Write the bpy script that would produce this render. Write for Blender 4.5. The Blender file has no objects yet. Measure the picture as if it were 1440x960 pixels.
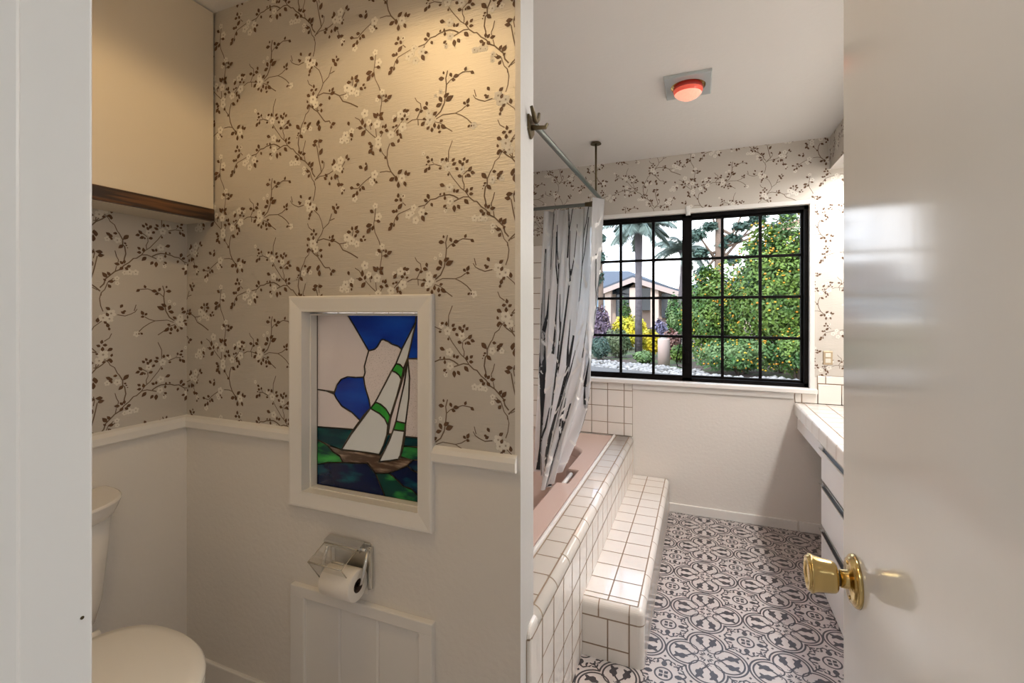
import bpy, bmesh, math, random
from mathutils import Vector, Matrix
import numpy as np

S = bpy.context.scene
C = S.collection
PI = math.pi

# ---------------------------------------------------------------- camera
FPX, YAW, HZ, CAMZ = 657.0, math.radians(22.0), 438.0, 1.37      # focal length in px of a 1440 px frame, yaw to the left, horizon row, eye height
cam_d = bpy.data.cameras.new('camera')
cam = bpy.data.objects.new('camera', cam_d)
C.objects.link(cam)
cam.location = (0, 0, CAMZ)
cam.rotation_euler = (PI / 2, 0, YAW)
cam_d.sensor_width = 36.0
cam_d.lens = 36.0 * FPX / 1440.0
cam_d.shift_y = -(480.0 - HZ) / 1440.0
cam_d.clip_start = 0.02
cam_d.clip_end = 500
S.camera = cam

# ---------------------------------------------------------------- exposure, world, sun, lamps
S.view_settings.view_transform = 'Standard'
S.view_settings.look = 'None'
S.view_settings.exposure = 0.12
S.view_settings.gamma = 1.0
S.view_settings.use_curve_mapping = False
S.cycles.use_denoising = True
S.cycles.max_bounces = 10
S.cycles.diffuse_bounces = 5
S.cycles.transparent_max_bounces = 16
S.cycles.caustics_reflective = False
S.cycles.caustics_refractive = False
S.cycles.sample_clamp_indirect = 6.0

w = bpy.data.worlds.new('sky')
S.world = w
w.use_nodes = True
wn, wl = w.node_tree.nodes, w.node_tree.links
wn.clear()
tc = wn.new('ShaderNodeTexCoord')
sep = wn.new('ShaderNodeSeparateXYZ')
ramp = wn.new('ShaderNodeValToRGB')
ramp.color_ramp.elements[0].position = 0.0
ramp.color_ramp.elements[0].color = (0.93, 0.96, 1.0, 1)
ramp.color_ramp.elements[1].position = 0.55
ramp.color_ramp.elements[1].color = (0.45, 0.66, 1.0, 1)
nz = wn.new('ShaderNodeTexNoise')
nz.inputs['Scale'].default_value = 5.0
nz.inputs['Detail'].default_value = 4.0
cl = wn.new('ShaderNodeValToRGB')
cl.color_ramp.elements[0].position = 0.42
cl.color_ramp.elements[1].position = 0.62
mixc = wn.new('ShaderNodeMix')
mixc.data_type = 'RGBA'
mixc.inputs['B'].default_value = (1.0, 1.0, 1.0, 1)
bg = wn.new('ShaderNodeBackground')
bg.inputs['Strength'].default_value = 3.6
out = wn.new('ShaderNodeOutputWorld')
wl.new(tc.outputs['Generated'], sep.inputs[0])
wl.new(sep.outputs['Z'], ramp.inputs[0])
wl.new(tc.outputs['Generated'], nz.inputs['Vector'])
wl.new(nz.outputs[0], cl.inputs[0])
wl.new(cl.outputs[0], mixc.inputs['Factor'])
wl.new(ramp.outputs[0], mixc.inputs['A'])
wl.new(mixc.outputs['Result'], bg.inputs['Color'])
wl.new(bg.outputs[0], out.inputs['Surface'])


def lamp(name, kind, loc, rot, energy, color, **kw):
    d = bpy.data.lights.new(name, kind)
    d.energy = energy
    d.color = color
    for k, v in kw.items():
        setattr(d, k, v)
    o = bpy.data.objects.new(name, d)
    C.objects.link(o)
    o.location = loc
    o.rotation_euler = rot
    return o


lamp('sun', 'SUN', (0, -5, 12), (math.radians(48), 0, math.radians(-28)), 2.6, (1.0, 0.93, 0.82), angle=0.03)
# fluorescent tubes recessed under the soffit over the vanity
lamp('vanity_light', 'AREA', (0.93, 2.25, 2.215), (0, 0, 0), 29, (1.0, 0.97, 0.93), shape='RECTANGLE', size=0.13, size_y=2.0)
# recessed downlight in the toilet alcove
lamp('alcove_downlight', 'SPOT', (-0.90, 0.56, 2.455), (0, 0, 0), 18.5, (1.0, 0.69, 0.34), spot_size=math.radians(154), spot_blend=0.25, shadow_soft_size=0.05)
# unseen fill lamps added in the hallway to brighten the jamb and the door
lamp('hall_fill', 'AREA', (0.90, -0.40, 2.38), (0, math.radians(20), 0), 7, (0.90, 0.97, 1.0), shape='RECTANGLE', size=0.5, size_y=0.5)
lamp('hall_fill', 'AREA', (-0.90, -0.40, 2.38), (0, math.radians(-20), 0), 7, (0.93, 0.98, 1.0), shape='RECTANGLE', size=0.4, size_y=0.4)
# unseen fill lamp added over the entry to brighten door, drawers and curb
lamp('entry_fill', 'AREA', (0.08, 1.45, 2.43), (0, 0, 0), 3.2, (1.0, 0.98, 0.95), shape='DISK', size=0.3)

# ---------------------------------------------------------------- geometry helpers
ca, sa = math.cos(YAW), math.sin(YAW)


def on_y(px, py, Y):
    """the point of the plane y = Y seen at a pixel of the photo"""
    r = (px - 720.0) / FPX
    t = Y / (r * sa + ca)
    return Vector((t * (r * ca - sa), Y, CAMZ - (py - HZ) / FPX * t))


def at_depth(px, py, t):
    r = (px - 720.0) / FPX
    return Vector((t * (r * ca - sa), t * (r * sa + ca), CAMZ - (py - HZ) / FPX * t))


class MB:
    """collects faces with material slots, builds ONE mesh"""

    def __init__(self):
        self.v, self.f, self.m, self.s = [], [], [], []

    def face(self, pts, m=0, smooth=False):
        n = len(self.v)
        self.v.extend([tuple(p) for p in pts])
        self.f.append(tuple(range(n, n + len(pts))))
        self.m.append(m)
        self.s.append(smooth)

    def raw(self, verts, faces, m=0, smooth=False):
        n = len(self.v)
        self.v.extend([tuple(p) for p in verts])
        for f in faces:
            self.f.append(tuple(i + n for i in f))
            self.m.append(m)
            self.s.append(smooth)

    def box(self, x0, x1, y0, y1, z0, z1, m=0, mats=None):
        p = [(x0, y0, z0), (x1, y0, z0), (x1, y1, z0), (x0, y1, z0), (x0, y0, z1), (x1, y0, z1), (x1, y1, z1), (x0, y1, z1)]
        q = {'-z': (0, 3, 2, 1), '+z': (4, 5, 6, 7), '-y': (0, 1, 5, 4), '+x': (1, 2, 6, 5), '+y': (2, 3, 7, 6), '-x': (3, 0, 4, 7)}
        n = len(self.v)
        self.v.extend(p)
        for k, f in q.items():
            self.f.append(tuple(i + n for i in f))
            self.m.append((mats or {}).get(k, m))
            self.s.append(False)

    def bbox(self, x0, x1, y0, y1, z0, z1, r=0.004, seg=2, m=0):
        """box with rounded edges"""
        bm = bmesh.new()
        bmesh.ops.create_cube(bm, size=1.0)
        for v in bm.verts:
            v.co = Vector(((x0 + x1) / 2 + v.co.x * (x1 - x0), (y0 + y1) / 2 + v.co.y * (y1 - y0), (z0 + z1) / 2 + v.co.z * (z1 - z0)))
        bmesh.ops.bevel(bm, geom=bm.edges[:], offset=min(r, 0.45 * min(x1 - x0, y1 - y0, z1 - z0)), segments=seg, affect='EDGES', profile=0.5)
        self.bm(bm, m)

    def bm(self, bm, m=0, smooth=False):
        bm.verts.index_update()
        self.raw([v.co[:] for v in bm.verts], [[v.index for v in f.verts] for f in bm.faces], m, smooth)
        bm.free()

    def tube(self, pts, r, seg=8, m=0, cap=True, smooth=True):
        pts = [Vector(p) for p in pts]
        rs = r if isinstance(r, (list, tuple)) else [r] * len(pts)
        rings = []
        up = None
        for i, p in enumerate(pts):
            a = pts[max(0, i - 1)]
            b = pts[min(len(pts) - 1, i + 1)]
            d = (b - a).normalized()
            if up is None:
                up = Vector((0, 0, 1)) if abs(d.z) < 0.9 else Vector((1, 0, 0))
            s = d.cross(up).normalized()
            up = s.cross(d).normalized()
            rings.append([p + rs[i] * (math.cos(2 * PI * k / seg) * s + math.sin(2 * PI * k / seg) * up) for k in range(seg)])
        self.loft(rings, m, True, cap, cap, smooth)

    def loft(self, rings, m=0, closed=True, cap0=False, cap1=False, smooth=True):
        n = len(self.v)
        k = len(rings[0])
        for r in rings:
            self.v.extend([tuple(p) for p in r])
        for i in range(len(rings) - 1):
            for j in range(k if closed else k - 1):
                a, b = n + i * k + j, n + i * k + (j + 1) % k
                self.f.append((a, b, b + k, a + k))
                self.m.append(m)
                self.s.append(smooth)
        if cap0:
            self.f.append(tuple(n + j for j in reversed(range(k))))
            self.m.append(m)
            self.s.append(False)
        if cap1:
            self.f.append(tuple(n + (len(rings) - 1) * k + j for j in range(k)))
            self.m.append(m)
            self.s.append(False)

    def lathe(self, prof, origin, axis='Z', seg=32, m=0, cap0=True, cap1=True):
        o = Vector(origin)
        A = {'Z': (Vector((1, 0, 0)), Vector((0, 1, 0)), Vector((0, 0, 1))), 'X': (Vector((0, 1, 0)), Vector((0, 0, 1)), Vector((1, 0, 0))),
             '-X': (Vector((0, 0, 1)), Vector((0, 1, 0)), Vector((-1, 0, 0))), '-Z': (Vector((0, 1, 0)), Vector((1, 0, 0)), Vector((0, 0, -1))),
             'Y': (Vector((0, 0, 1)), Vector((1, 0, 0)), Vector((0, 1, 0)))}[axis]
        self.loft([[o + A[2] * s + r * (math.cos(2 * PI * k / seg) * A[0] + math.sin(2 * PI * k / seg) * A[1]) for k in range(seg)] for r, s in prof], m, True, cap0, cap1)

    def build(self, name, mats, parent=None, loc=None):
        me = bpy.data.meshes.new(name)
        me.from_pydata(self.v, [], self.f)
        for mt in (mats if isinstance(mats, (list, tuple)) else [mats]):
            me.materials.append(mt)
        me.polygons.foreach_set('material_index', self.m)
        me.polygons.foreach_set('use_smooth', self.s)
        me.update()
        o = bpy.data.objects.new(name, me)
        C.objects.link(o)
        if loc is not None:                                        # move the origin to loc without moving the mesh
            me.transform(Matrix.Translation(-Vector(loc)))
            o.location = loc
        if parent:
            o.parent = parent
            o.location = o.location - parent.location
        return o


def tag(o, label, cat, group=None, kind=None):
    o['label'] = label
    o['category'] = cat
    if group:
        o['group'] = group
    if kind:
        o['kind'] = kind
    return o


def thing(name, label, cat, loc=(0, 0, 0), group=None):
    o = bpy.data.objects.new(name, None)
    o.empty_display_size = 0.1
    C.objects.link(o)
    o.location = loc
    return tag(o, label, cat, group)


def struct(name, mb, mats, parent=None, label=None):
    o = mb.build(name, mats, parent)
    o['kind'] = 'structure'
    if label:
        o['label'] = label
    return o


# ---------------------------------------------------------------- materials
def mat(name, col, rough=0.5, metal=0.0, bump=None, var=None, spec=0.5, coat=0.0, stretch=None, emit=None):
    m = bpy.data.materials.new(name)
    m.use_nodes = True
    nt = m.node_tree
    b = nt.nodes['Principled BSDF']
    b.inputs['Base Color'].default_value = (*col, 1)
    b.inputs['Roughness'].default_value = rough
    b.inputs['Metallic'].default_value = metal
    b.inputs['Specular IOR Level'].default_value = spec
    b.inputs['Coat Weight'].default_value = coat
    if emit:
        b.inputs['Emission Color'].default_value = (*emit[0], 1)
        b.inputs['Emission Strength'].default_value = emit[1]
    co = nt.nodes.new('ShaderNodeTexCoord')
    vec = co.outputs['Object']
    if stretch:
        mp = nt.nodes.new('ShaderNodeMapping')
        mp.inputs['Scale'].default_value = stretch
        nt.links.new(vec, mp.inputs['Vector'])
        vec = mp.outputs['Vector']
    if bump:
        n = nt.nodes.new('ShaderNodeTexNoise')
        n.inputs['Scale'].default_value = bump[0]
        n.inputs['Detail'].default_value = 3
        bp = nt.nodes.new('ShaderNodeBump')
        bp.inputs['Strength'].default_value = bump[1]
        bp.inputs['Distance'].default_value = bump[2]
        nt.links.new(vec, n.inputs['Vector'])
        nt.links.new(n.outputs[0], bp.inputs['Height'])
        nt.links.new(bp.outputs[0], b.inputs['Normal'])
    if var:                                                        # (scale, colour, low, high): second colour in noise patches
        n2 = nt.nodes.new('ShaderNodeTexNoise')
        n2.inputs['Scale'].default_value = var[0]
        n2.inputs['Detail'].default_value = 4
        cr = nt.nodes.new('ShaderNodeValToRGB')
        cr.color_ramp.elements[0].position = var[2]
        cr.color_ramp.elements[0].color = (*col, 1)
        cr.color_ramp.elements[1].position = var[3]
        cr.color_ramp.elements[1].color = (*var[1], 1)
        nt.links.new(vec, n2.inputs['Vector'])
        nt.links.new(n2.outputs[0], cr.inputs[0])
        nt.links.new(cr.outputs[0], b.inputs['Base Color'])
    return m


def sheet(name, col, trans=0.6, clear=0.0, gloss=0.06, rough=0.15, var=None, stretch=None):
    """thin see-through or light-passing sheet: diffuse + translucent + clear + gloss"""
    m = bpy.data.materials.new(name)
    m.use_nodes = True
    nt = m.node_tree
    nt.nodes.clear()
    N, L = nt.nodes.new, nt.links.new
    o = N('ShaderNodeOutputMaterial')
    d, t, tr, g = N('ShaderNodeBsdfDiffuse'), N('ShaderNodeBsdfTranslucent'), N('ShaderNodeBsdfTransparent'), N('ShaderNodeBsdfGlossy')
    for x in (d, t, tr):
        x.inputs['Color'].default_value = (*col, 1)
    g.inputs['Roughness'].default_value = rough
    if var:
        co, n, cr = N('ShaderNodeTexCoord'), N('ShaderNodeTexNoise'), N('ShaderNodeValToRGB')
        mp = N('ShaderNodeMapping')
        mp.inputs['Scale'].default_value = stretch or (1, 1, 1)
        n.inputs['Scale'].default_value = var[0]
        n.inputs['Detail'].default_value = 5
        cr.color_ramp.elements[0].position = var[2]
        cr.color_ramp.elements[0].color = (*col, 1)
        cr.color_ramp.elements[1].position = var[3]
        cr.color_ramp.elements[1].color = (*var[1], 1)
        L(co.outputs['Object'], mp.inputs['Vector'])
        L(mp.outputs['Vector'], n.inputs['Vector'])
        L(n.outputs[0], cr.inputs[0])
        for x in (d, t, tr):
            L(cr.outputs[0], x.inputs['Color'])
    m1, m2, m3 = N('ShaderNodeMixShader'), N('ShaderNodeMixShader'), N('ShaderNodeMixShader')
    m1.inputs[0].default_value = trans
    m2.inputs[0].default_value = clear
    L(d.outputs[0], m1.inputs[1])
    L(t.outputs[0], m1.inputs[2])
    L(m1.outputs[0], m2.inputs[1])
    L(tr.outputs[0], m2.inputs[2])
    lw = N('ShaderNodeLayerWeight')
    lw.inputs['Blend'].default_value = 0.25
    mul = N('ShaderNodeMath')
    mul.operation = 'MULTIPLY'
    mul.inputs[1].default_value = gloss / 0.06
    L(lw.outputs['Fresnel'], mul.inputs[0])
    mn = N('ShaderNodeMath')
    mn.operation = 'MINIMUM'
    mn.inputs[1].default_value = 0.8
    L(mul.outputs[0], mn.inputs[0])
    L(mn.outputs[0], m3.inputs[0])
    L(m2.outputs[0], m3.inputs[1])
    L(g.outputs[0], m3.inputs[2])
    L(m3.outputs[0], o.inputs['Surface'])
    return m


PAINT = mat('wall_paint', (0.79, 0.755, 0.71), 0.6, bump=(55, 0.35, 0.004))
CEIL = mat('ceiling_paint', (0.82, 0.80, 0.775), 0.45, bump=(45, 0.25, 0.004))
TRIM = mat('trim_paint', (0.82, 0.80, 0.77), 0.35, bump=(30, 0.05, 0.002))
JAMB = mat('jamb_paint', (0.80, 0.80, 0.79), 0.35, bump=(25, 0.08, 0.002))
END_DIM = mat('wall_end_dimmed_paint', (0.60, 0.595, 0.58), 0.35, bump=(45, 0.2, 0.003))  # wall paint darkened so the partition's end face looks less brightly lit
DOORP = mat('door_paint', (0.76, 0.757, 0.755), 0.12, bump=(60, 0.035, 0.002), stretch=(1, 1, 0.06), spec=0.65)
PAPER = mat('wallpaper_ground', (0.65, 0.61, 0.555), 0.54, 0.56, bump=(60, 0.5, 0.002), stretch=(0.6, 0.6, 7.0))
LEAF = mat('wallpaper_leaf', (0.125, 0.063, 0.030), 0.6)
STEM = mat('wallpaper_stem', (0.17, 0.115, 0.075), 0.6)
PETAL = mat('wallpaper_petal', (0.81, 0.775, 0.71), 0.7)
EYE = mat('wallpaper_flower_eye', (0.42, 0.36, 0.29), 0.7)
TILE = mat('white_tile', (0.85, 0.81, 0.76), 0.10, spec=0.6, bump=(8, 0.03, 0.004))
GROUT = mat('tile_grout', (0.33, 0.245, 0.175), 0.9)
FLOORB = mat('floor_tile_ground', (0.60, 0.55, 0.53), 0.30, bump=(12, 0.05, 0.003), var=(14, (0.54, 0.50, 0.48), 0.4, 0.7))
FLOORD = mat('floor_tile_pattern', (0.060, 0.054, 0.060), 0.32)
CHROME = mat('chrome', (0.72, 0.72, 0.70), 0.16, 1.0)
STEELR = mat('rod_steel', (0.20, 0.22, 0.21), 0.32, 0.9)
BRASS = mat('polished_brass', (0.66, 0.50, 0.22), 0.2, 1.0, bump=(40, 0.05, 0.001))
BRONZE = mat('antique_bronze', (0.13, 0.10, 0.055), 0.4, 0.8)
BLACK = mat('black_frame', (0.005, 0.004, 0.004), 0.5, spec=0.08)
PORC = mat('porcelain', (0.84, 0.80, 0.75), 0.12, spec=0.6)
SEATM = mat('seat_plastic', (0.85, 0.81, 0.74), 0.22)
TUBM = mat('pink_tub_enamel', (0.62, 0.465, 0.405), 0.13, spec=0.6)
CREAM = mat('cabinet_laminate', (0.80, 0.71, 0.57), 0.35)
WOOD = mat('dark_walnut', (0.028, 0.014, 0.007), 0.4, stretch=(6, 0.8, 14), var=(7, (0.20, 0.085, 0.03), 0.42, 0.72))
VANP = mat('vanity_paint', (0.87, 0.855, 0.85), 0.3)
PAPERW = mat('tissue_paper', (0.88, 0.83, 0.76), 0.9)
CARD = mat('cardboard_tube', (0.07, 0.045, 0.035), 0.9)
LEAD = mat('lead_came', (0.09, 0.075, 0.055), 0.4, 0.7)
GLASS = sheet('window_glass', (0.98, 0.99, 1.0), 0, 1.0, 0.04, 0.02)
ACRYL = sheet('clear_acrylic', (0.95, 0.94, 0.92), 0, 0.97, 0.03, 0.05)
CURT = sheet('curtain_vinyl', (0.95, 0.96, 0.98), 0.60, 0.12, 0.04, 0.3)
INKB = mat('curtain_black_print', (0.012, 0.013, 0.017), 0.4)
INKW = mat('curtain_white_print', (0.90, 0.90, 0.89), 0.5)

# ---------------------------------------------------------------- room dimensions (metres; camera stands at x = 0, y = 0)
YA, YA2 = 1.18, 1.285           # alcove wall: faces
XE = -0.452                     # its free end
XL = -1.806                     # left wall of the alcove
YW = 3.38                       # window wall
XT = -1.45                      # wall at the back of the tub
XR = 1.12                       # right wall
YF0, YF1 = 0.14, 0.255          # front wall with the doorway
XJ = -0.54                      # left jamb
DX = 0.222                      # door face
ZC, ZC2 = 2.4375, 2.465         # ceilings
RAIL = 0.965                    # seam of paint and paper

# ---------------------------------------------------------------- wallpaper pattern: one repeat, drawn in px of the photo and laid on the wall plane
RG = {1: (430, 160), 2: (580, 160), 3: (430, 240), 4: (580, 240), 5: (430, 320), 6: (580, 320)}
STEMS = {
    1: [[(10, 735), (60, 790), (85, 880), (115, 920), (118, 960)], [(150, 430), (165, 530), (180, 620), (205, 740), (210, 790), (160, 850), (125, 900)],
        [(250, 650), (245, 720), (210, 790)], [(150, 880), (190, 845), (250, 835), (320, 805), (370, 770)], [(430, 870), (450, 930), (470, 960)],
        [(1010, 470), (1035, 530), (1075, 580), (1090, 610)], [(1135, 400), (1105, 490), (1095, 600), (1115, 700), (1150, 780), (1200, 840), (1225, 870)],
        [(1000, 790), (1090, 775), (1145, 785)], [(885, 845), (820, 895), (760, 950), (710, 1008)], [(490, 715), (530, 640)]],
    3: [[(115, 145), (130, 230), (120, 330), (100, 405)], [(110, 530), (180, 600), (215, 690), (235, 790), (215, 850), (155, 945)], [(235, 785), (310, 710), (330, 650), (350, 580)],
        [(330, 670), (390, 645)], [(25, 710), (45, 770), (90, 805)], [(945, 505), (935, 600), (920, 720), (935, 830), (990, 950), (1003, 1000)], [(930, 675), (985, 680)],
        [(640, 240), (705, 242)], [(1415, 510), (1340, 545), (1250, 585), (1210, 640), (1190, 700), (1205, 730)], [(1310, 430), (1350, 470)]],
    5: [[(160, 175), (240, 150), (320, 170), (400, 185), (455, 220), (500, 300), (560, 325), (610, 350), (690, 400), (705, 410)], [(455, 220), (550, 205)], [(640, 40), (630, 110)],
        [(75, 310), (110, 350), (160, 390), (200, 450), (245, 520), (265, 540), (320, 540), (335, 575)], [(160, 330), (165, 390)], [(1030, 300), (1025, 400), (1005, 530)],
        [(1035, 385), (1080, 375)], [(805, 715), (880, 800), (950, 865)], [(945, 735), (955, 850)], [(1010, 865), (1035, 810)], [(665, 545), (720, 580), (755, 630)],
        [(860, 670), (880, 740)], [(680, 690), (710, 690)], [(1300, 690), (1240, 760), (1180, 830)], [(1370, 730), (1440, 695)]],
    4: [[(80, 487), (170, 465), (245, 390), (310, 380), (360, 350), (440, 330), (500, 322), (560, 340), (620, 375)], [(165, 480), (155, 510)],
        [(560, 415), (630, 380), (690, 352), (760, 352), (830, 410), (870, 415), (930, 485), (990, 525), (1050, 600), (1110, 630), (1170, 690), (1230, 750), (1250, 830), (1300, 890)],
        [(490, 10), (540, 90), (600, 165), (650, 230), (715, 280), (760, 345)], [(680, 60), (675, 130), (700, 190), (695, 255)],
        [(1060, 0), (1010, 110), (1010, 190), (985, 220), (970, 340), (990, 420), (990, 500)], [(1110, 290), (1090, 380), (1065, 440), (1070, 480)], [(1090, 540), (1105, 620)],
        [(1380, 270), (1365, 330), (1380, 420)], [(1070, 735), (1130, 790)]],
    2: [[(1240, 480), (1190, 540), (1170, 590), (1115, 640), (1080, 740), (1060, 770)], [(1240, 485), (1290, 520), (1350, 590), (1380, 580)], [(270, 650), (300, 680), (220, 695)],
        [(300, 680), (395, 710)], [(675, 760), (680, 700)], [(685, 820), (740, 770), (780, 740)], [(540, 360), (490, 500), (485, 650)]],
    6: [[(475, 100), (450, 200), (460, 290), (450, 400), (430, 530), (380, 640), (310, 700)], [(460, 290), (510, 235), (560, 205), (680, 150), (790, 158)],
        [(320, 730), (410, 685), (580, 690), (660, 730), (740, 790), (800, 860)], [(580, 690), (660, 660), (720, 615)], [(0, 695), (60, 695), (160, 715), (230, 735)],
        [(35, 400), (60, 450), (110, 490), (120, 560), (60, 690)], [(75, 700), (80, 780)], [(300, 765), (370, 790), (400, 810), (460, 870), (540, 930)],
        [(835, 410), (860, 510)], [(820, 480), (850, 530), (900, 560), (980, 590), (1080, 565)]],
}
LEAVES = {
    1: [(145, 425, 92, 420), (175, 375, 228, 360), (190, 555, 225, 470), (235, 670, 220, 630), (295, 850, 262, 815), (280, 890, 248, 855), (350, 895, 350, 845), (400, 885, 400, 810), (440, 860, 415, 825),
        (320, 965, 325, 920), (495, 805, 495, 760), (510, 755, 515, 730), (390, 680, 380, 612), (350, 690, 385, 675), (545, 610, 565, 550), (560, 620, 597, 605), (440, 968, 480, 945),
        (1005, 515, 1015, 462), (1070, 612, 1085, 570), (1150, 398, 1208, 432), (1225, 912, 1222, 838), (1135, 905, 1198, 862), (1245, 812, 1302, 755), (1345, 830, 1358, 765), (1365, 830, 1412, 795),
        (845, 395, 895, 412), (865, 455, 910, 428), (850, 535, 900, 470), (895, 508, 925, 560), (720, 708, 768, 738), (815, 695, 815, 655), (800, 770, 830, 698), (1245, 392, 1265, 338),
        (1275, 300, 1300, 335), (1235, 300, 1250, 255)],
    3: [(425, 175, 468, 202), (465, 192, 512, 185), (450, 220, 440, 188), (490, 325, 497, 282), (510, 275, 532, 255), (395, 525, 357, 478), (420, 580, 382, 525), (420, 475, 415, 440), (415, 512, 455, 485),
        (40, 390, 75, 352), (55, 475, 72, 425), (150, 545, 145, 485), (70, 570, 95, 538), (52, 625, 68, 565), (45, 665, 50, 625), (115, 835, 108, 785), (65, 862, 103, 852), (125, 870, 158, 845),
        (105, 935, 105, 878), (20, 910, 62, 938), (870, 533, 918, 568), (960, 673, 1008, 692), (818, 748, 895, 728), (828, 845, 877, 770), (898, 805, 915, 742), (600, 230, 648, 236), (685, 186, 733, 191),
        (757, 213, 800, 258), (735, 280, 740, 232), (695, 338, 695, 272), (632, 360, 672, 312), (930, 145, 930, 108), (940, 150, 972, 160), (1250, 230, 1253, 152), (1330, 148, 1352, 208), (1130, 133, 1198, 97),
        (1250, 365, 1250, 305), (1200, 402, 1252, 395), (1295, 415, 1272, 368), (1310, 355, 1322, 328), (1248, 515, 1302, 445), (1163, 545, 1218, 557), (1230, 565, 1225, 518), (1237, 675, 1230, 608),
        (1133, 733, 1183, 712), (1118, 808, 1168, 742), (1190, 758, 1195, 718), (630, 805, 625, 752), (662, 795, 705, 745)],
    5: [(325, 150, 325, 112), (352, 142, 380, 98), (335, 182, 395, 158), (325, 255, 320, 203), (143, 203, 168, 188), (18, 148, 58, 168), (30, 255, 20, 217), (558, 60, 612, 60), (630, 25, 632, -12),
        (725, 55, 668, 55), (660, 130, 692, 88), (733, 152, 772, 188), (768, 135, 798, 108), (788, 172, 818, 158), (30, 340, 30, 288), (183, 312, 228, 300), (215, 410, 213, 358), (160, 585, 165, 515),
        (185, 655, 185, 572), (348, 590, 403, 580), (345, 650, 345, 598), (18, 572, 58, 542), (25, 615, 30, 578), (973, 293, 1018, 338), (1045, 318, 1065, 298), (1085, 343, 1085, 292), (1102, 358, 1163, 318),
        (1058, 380, 1112, 380), (962, 595, 913, 526), (978, 575, 965, 526), (992, 572, 1050, 533), (998, 588, 1048, 634), (765, 660, 765, 575), (798, 703, 808, 645), (708, 690, 768, 702), (752, 805, 808, 738),
        (885, 695, 892, 648), (998, 790, 1048, 806), (1040, 745, 1047, 703), (1068, 755, 1088, 695), (1072, 773, 1118, 798), (573, 588, 588, 642), (602, 748, 638, 803), (620, 815, 620, 852),
        (1188, 685, 1228, 622), (1318, 572, 1353, 532), (1345, 572, 1398, 553), (1283, 658, 1328, 667), (1353, 682, 1388, 668), (1168, 757, 1203, 750), (1208, 747, 1243, 733), (1222, 845, 1253, 798),
        (1258, 858, 1298, 882), (1330, 645, 1347, 602)],
    4: [(158, 393, 208, 412), (203, 315, 228, 383), (253, 437, 273, 483), (368, 333, 388, 303), (430, 335, 430, 292), (440, 395, 440, 342), (373, 185, 437, 206), (565, 295, 565, 242), (588, 293, 628, 253),
        (730, 305, 742, 236), (778, 263, 818, 223), (768, 315, 823, 310), (703, 387, 758, 448), (563, 467, 570, 555), (608, 462, 643, 513), (418, 493, 458, 463), (450, 517, 468, 498), (163, 580, 208, 580),
        (128, 607, 163, 684), (613, 68, 668, 76), (720, 93, 720, 57), (732, 52, 788, 78), (788, 18, 843, 32), (937, 36, 1004, 104), (1008, 197, 1063, 248), (963, 172, 998, 163), (953, 208, 978, 193),
        (943, 248, 957, 232), (1082, 10, 1133, 10), (1167, 48, 1223, 2), (1163, 92, 1188, 68), (1268, 322, 1353, 308), (990, 495, 990, 437), (1007, 508, 1048, 462), (1052, 515, 1118, 498), (907, 533, 963, 557),
        (942, 603, 983, 562), (1007, 557, 1053, 604), (1173, 693, 1208, 636), (1213, 724, 1268, 646), (1223, 777, 1258, 748), (1127, 790, 1198, 790), (1163, 893, 1198, 838)],
    2: [(188, 582, 228, 597), (263, 643, 267, 597), (198, 650, 243, 638), (163, 795, 203, 732), (220, 763, 237, 707), (183, 693, 207, 678), (357, 740, 397, 733), (383, 627, 427, 607), (460, 645, 460, 587),
        (485, 838, 487, 797), (533, 643, 573, 602), (538, 692, 593, 658), (583, 728, 623, 757), (628, 627, 663, 678), (688, 635, 713, 587), (722, 663, 757, 618), (668, 703, 692, 652), (757, 775, 803, 715),
        (1153, 498, 1212, 506), (1237, 508, 1273, 527), (1372, 800, 1372, 735)],
    6: [(357, 195, 428, 196), (426, 142, 418, 102), (508, 138, 533, 192), (557, 192, 628, 184), (533, 233, 583, 242), (708, 138, 728, 87), (788, 158, 833, 192), (368, 437, 395, 513), (322, 563, 393, 533),
        (455, 504, 548, 450), (427, 453, 493, 408), (188, 475, 203, 533), (38, 563, 98, 571), (147, 548, 208, 571), (98, 602, 143, 588), (143, 698, 183, 717), (118, 793, 167, 742), (282, 673, 333, 632),
        (368, 772, 413, 758), (193, 853, 233, 818), (265, 898, 265, 837), (300, 843, 300, 777), (355, 875, 357, 807), (387, 826, 453, 874), (347, 917, 388, 903), (688, 557, 722, 592), (737, 583, 767, 515),
        (727, 608, 773, 616), (748, 907, 778, 877), (795, 908, 800, 877), (1012, 402, 1042, 453), (968, 510, 1008, 512), (985, 547, 1033, 517)],
}
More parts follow.
